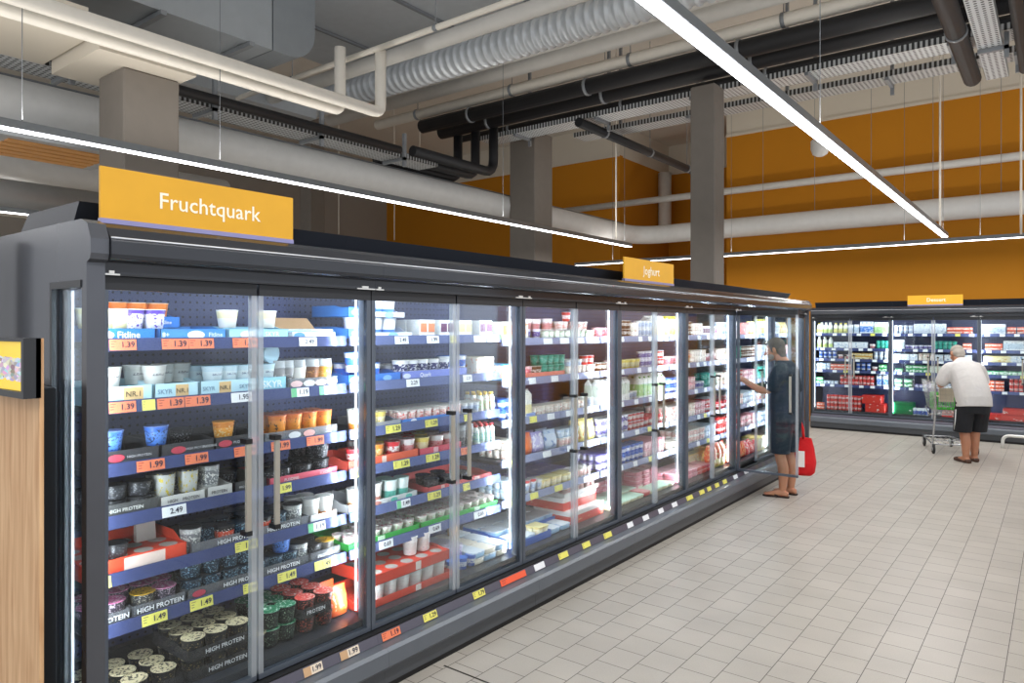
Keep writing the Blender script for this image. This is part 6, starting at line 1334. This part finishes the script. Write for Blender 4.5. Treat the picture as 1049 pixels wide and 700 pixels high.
obj('hair', fuse(hair2(), 'hair', [cloth('#9A9288', '#BDB5AB', 60, .4)], 0.006, 3), m2)
SHW = cloth('#C9C6C4', '#D6D3D0', 30, .35)
def shirt2():
    b = MB(); sp = ((-.075, .74, .205, .17), (-.06, .84, .206, .175), (-.01, .95, .205, .178), (.055, 1.06, .202, .17), (.125, 1.155, .20, .158), (.19, 1.24, .195, .132), (.245, 1.295, .12, .10), (.27, 1.32, .082, .085)); rings = []
    for i, (y, z, a, c) in enumerate(sp):
        j0, j1 = sp[max(i - 1, 0)], sp[min(i + 1, len(sp) - 1)]; d = Vector((0, j1[0] - j0[0], j1[1] - j0[1])).normalized(); w = Vector((0, d.z, -d.y)); rings.append(ring((0, y, z), (1, 0, 0), w, a, c, 24, .85))
    b.loft(rings)
    for s in (-1, 1): limb(b, [(s * .12, .19, 1.235), (s * .192, .19, 1.205), (s * .255, .215, 1.06)], [.085, .088, .086])
    return b
obj('shirt', fuse(shirt2(), 'shirt', [SHW], 0.009, 4), m2)
BLK2 = cloth('#15161A', '#1E2026')
def shorts2():
    b = MB(); b.loft([ring((0, y, z), (1, 0, 0), (0, 1, 0), a, c, 20, .85) for z, a, c, y in ((.66, .19, .155, -.045), (.78, .205, .165, -.05), (.88, .20, .155, -.035))])
    for s, y in ((-1, .0), (1, .10)):
        b.loft([ring((s * x, yy, z), (1, 0, 0), (0, 1, 0), a, c, 16) for x, yy, z, a, c in ((.108, .0 + y * .5, .40, .105, .115), (.105, -.01 + y * .4, .52, .108, .125), (.10, -.03, .70, .105, .145), (.09, -.04, .80, .10, .14))])
    return b
obj('shorts', fuse(shorts2(), 'shorts', [BLK2], 0.009, 4), m2)
obj('side_stripe', MB().tube([(-.208, .0, .43), (-.212, -.03, .55), (-.214, -.05, .70)], .006, 6).mesh('stripe', WHITE), m2)
def shoe(s, y):
    b = MB(); d = Vector((s * .15, 1, 0)).normalized(); a = Vector((-d.y, d.x, 0)); p = Vector((s * .08, -.03 + y, 0)) - d * .07
    b.loft([ring(p + d * t + Vector((0, 0, h / 2)), a, (0, 0, 1), w, h / 2, 14, .6) for t, w, h in ((0, .03, .05), (.02, .040, .055), (.08, .042, .03), (.15, .048, .05), (.20, .052, .062), (.25, .046, .045), (.278, .02, .02))]); return b
for s, y in ((-1, 0), (1, .10)): obj('clog', shoe(s, y).mesh('clog', mat('#4A2E20', .5)), m2)

# shopping trolley: local +y forward
CHR = mat('#C9CCCF', .25, .7)
tr = thing('shopping_trolley', 'chrome wire shopping trolley with green crate in front of white-shirted man', 'shopping trolley', (-1.30, 11.98, 0), math.radians(23))
def basket():
    b = MB(); r = .0028
    def pt(u, v, t):                                            # u across -1..1, v rear-front 0..1, t height 0..1
        wr = .235 + .045 * t; wf = .165 + .035 * t; wv = wr + (wf - wr) * v
        return Vector((u * wv, -.40 + v * (.72 + .14 * t), .56 + .06 * v * (1 - t) + .44 * t))
    for k in range(9):
        t = k / 8; q = r * (2.4 if k in (0, 8) else 1)
        b.tube([pt(-1, 0, t), pt(-1, 1, t), pt(1, 1, t), pt(1, 0, t), pt(-1, 0, t)], q, 5)
    for k in range(15):
        v = k / 14
        for u in (-1, 1): b.tube([pt(u, v, 0), pt(u, v, 1)], r, 4)
        b.tube([pt(-1, v, 0), pt(1, v, 0)], r, 4)
    for k in range(9):
        u = -1 + 2 * k / 8
        for v in (0, 1): b.tube([pt(u, v, 0), pt(u, v, 1)], r, 4)
        b.tube([pt(u, 0, 0), pt(u, 1, 0)], r, 4)
    return b
obj('basket', basket().mesh('basket', CHR), tr)
def frame():
    b = MB()
    for s in (-1, 1):
        b.tube([(s * .27, -.52, 1.02), (s * .265, -.42, .97), (s * .25, -.36, .60), (s * .265, -.34, .30), (s * .27, -.30, .13), (s * .18, .42, .15)], .012, 8)
        b.tube([(s * .25, -.36, .58), (s * .20, .10, .50), (s * .17, .36, .60)], .009, 6)
    b.tube([(-.27, -.30, .13), (.27, -.30, .13)], .010, 6); b.tube([(-.18, .42, .15), (.18, .42, .15)], .010, 6); b.tube([(-.22, .05, .14), (.22, .05, .14)], .008, 6)
    for k in range(5): b.tube([(-.18 + .09 * k, -.30, .135), (-.13 + .065 * k, .42, .155)], .004, 5)
    return b
obj('frame', frame().mesh('frame', CHR), tr)
obj('handle', MB().tube([(-.28, -.52, 1.02), (.28, -.52, 1.02)], .017, 10).mesh('handle', mat('#3A3D42', .4)), tr)
cs = MB()
for k in range(7): cs.tube([(-.20 + .066 * k, -.39, .66), (-.20 + .066 * k, -.31, .95)], .003, 4)
for k in range(5): cs.tube([(-.20, -.385 + .018 * k, .68 + .065 * k), (.20, -.385 + .018 * k, .68 + .065 * k)], .003, 4)
cs.box(-.20, .20, -.36, -.20, .80, .808, 1); cs.box(-.215, -.03, -.402, -.394, .74, .93, 1)
obj('child_seat', cs.mesh('child_seat', [CHR, mat('#C9BFA6', .5)]), tr)
for s, y, w in ((-1, -.32, .27), (1, -.32, .27), (-1, .42, .18), (1, .42, .18)):
    c = MB(); c.tube([(s * w, y, .15), (s * w, y, .125)], .012, 8); 
    for o_ in (-.02, .02): c.box(s * w + o_ - .002, s * w + o_ + .002, y - .04, y + .012, .055, .128)
    f_ = obj('castor', c.mesh('castor', CHR), tr)
    wl_ = MB().lathe([(.030, -.013), (.058, -.013), (.068, -.008), (.068, .008), (.058, .013), (.030, .013)], 20, mats=[0] * 5).lathe([(.030, -.015), (.008, -.017), (.008, .017), (.030, .015)], 14, mats=[1] * 3)
    wm = wl_.mesh('wheel', [mat('#26272A', .6), mat('#9A9CA0', .4)]); w_ = obj('wheel', wm, f_, (s * w, y - .025, .0685)); w_.rotation_euler = (0, PI / 2, 0)
def crate():
    b = MB(); 
    for x0, x1, y0, y1 in ((-.16, .16, -.004, .0), (-.16, .16, .22, .224), (-.16, -.156, 0, .22), (.156, .16, 0, .22)):
        b.box(x0, x1, y0, y1, .20, .235); b.box(x0, x1, y0, y1, 0, .02)
    for k in range(11):
        x = -.155 + .031 * k
        for y in (-.003, .223): b.box(x - .006, x + .006, y - .002, y + .002, .02, .20)
    for k in range(8):
        y = .005 + .03 * k
        for x in (-.158, .158): b.box(x - .002, x + .002, y - .006, y + .006, .02, .20)
    b.box(-.158, .158, 0, .222, 0, .006); return b
th_ = math.radians(23); cl_ = Vector((-.02, -.10, .0)); cw = Vector((-1.30 + cl_.x * math.cos(th_) - cl_.y * math.sin(th_), 11.98 + cl_.x * math.sin(th_) + cl_.y * math.cos(th_), .60))
cr_ = obj('plastic_crate', crate().mesh('crate', mat('#3FB53A', .4)), None, cw, th_); tag_(cr_, 'bright green slatted crate inside the shopping trolley', 'crate')
# ================================================================ light of the hall
wd = bpy.data.worlds.new('hall'); SC.world = wd; wd.use_nodes = True
wd.node_tree.nodes['Background'].inputs[0].default_value = (0.92, 0.95, 1.0, 1); wd.node_tree.nodes['Background'].inputs[1].default_value = 1.0
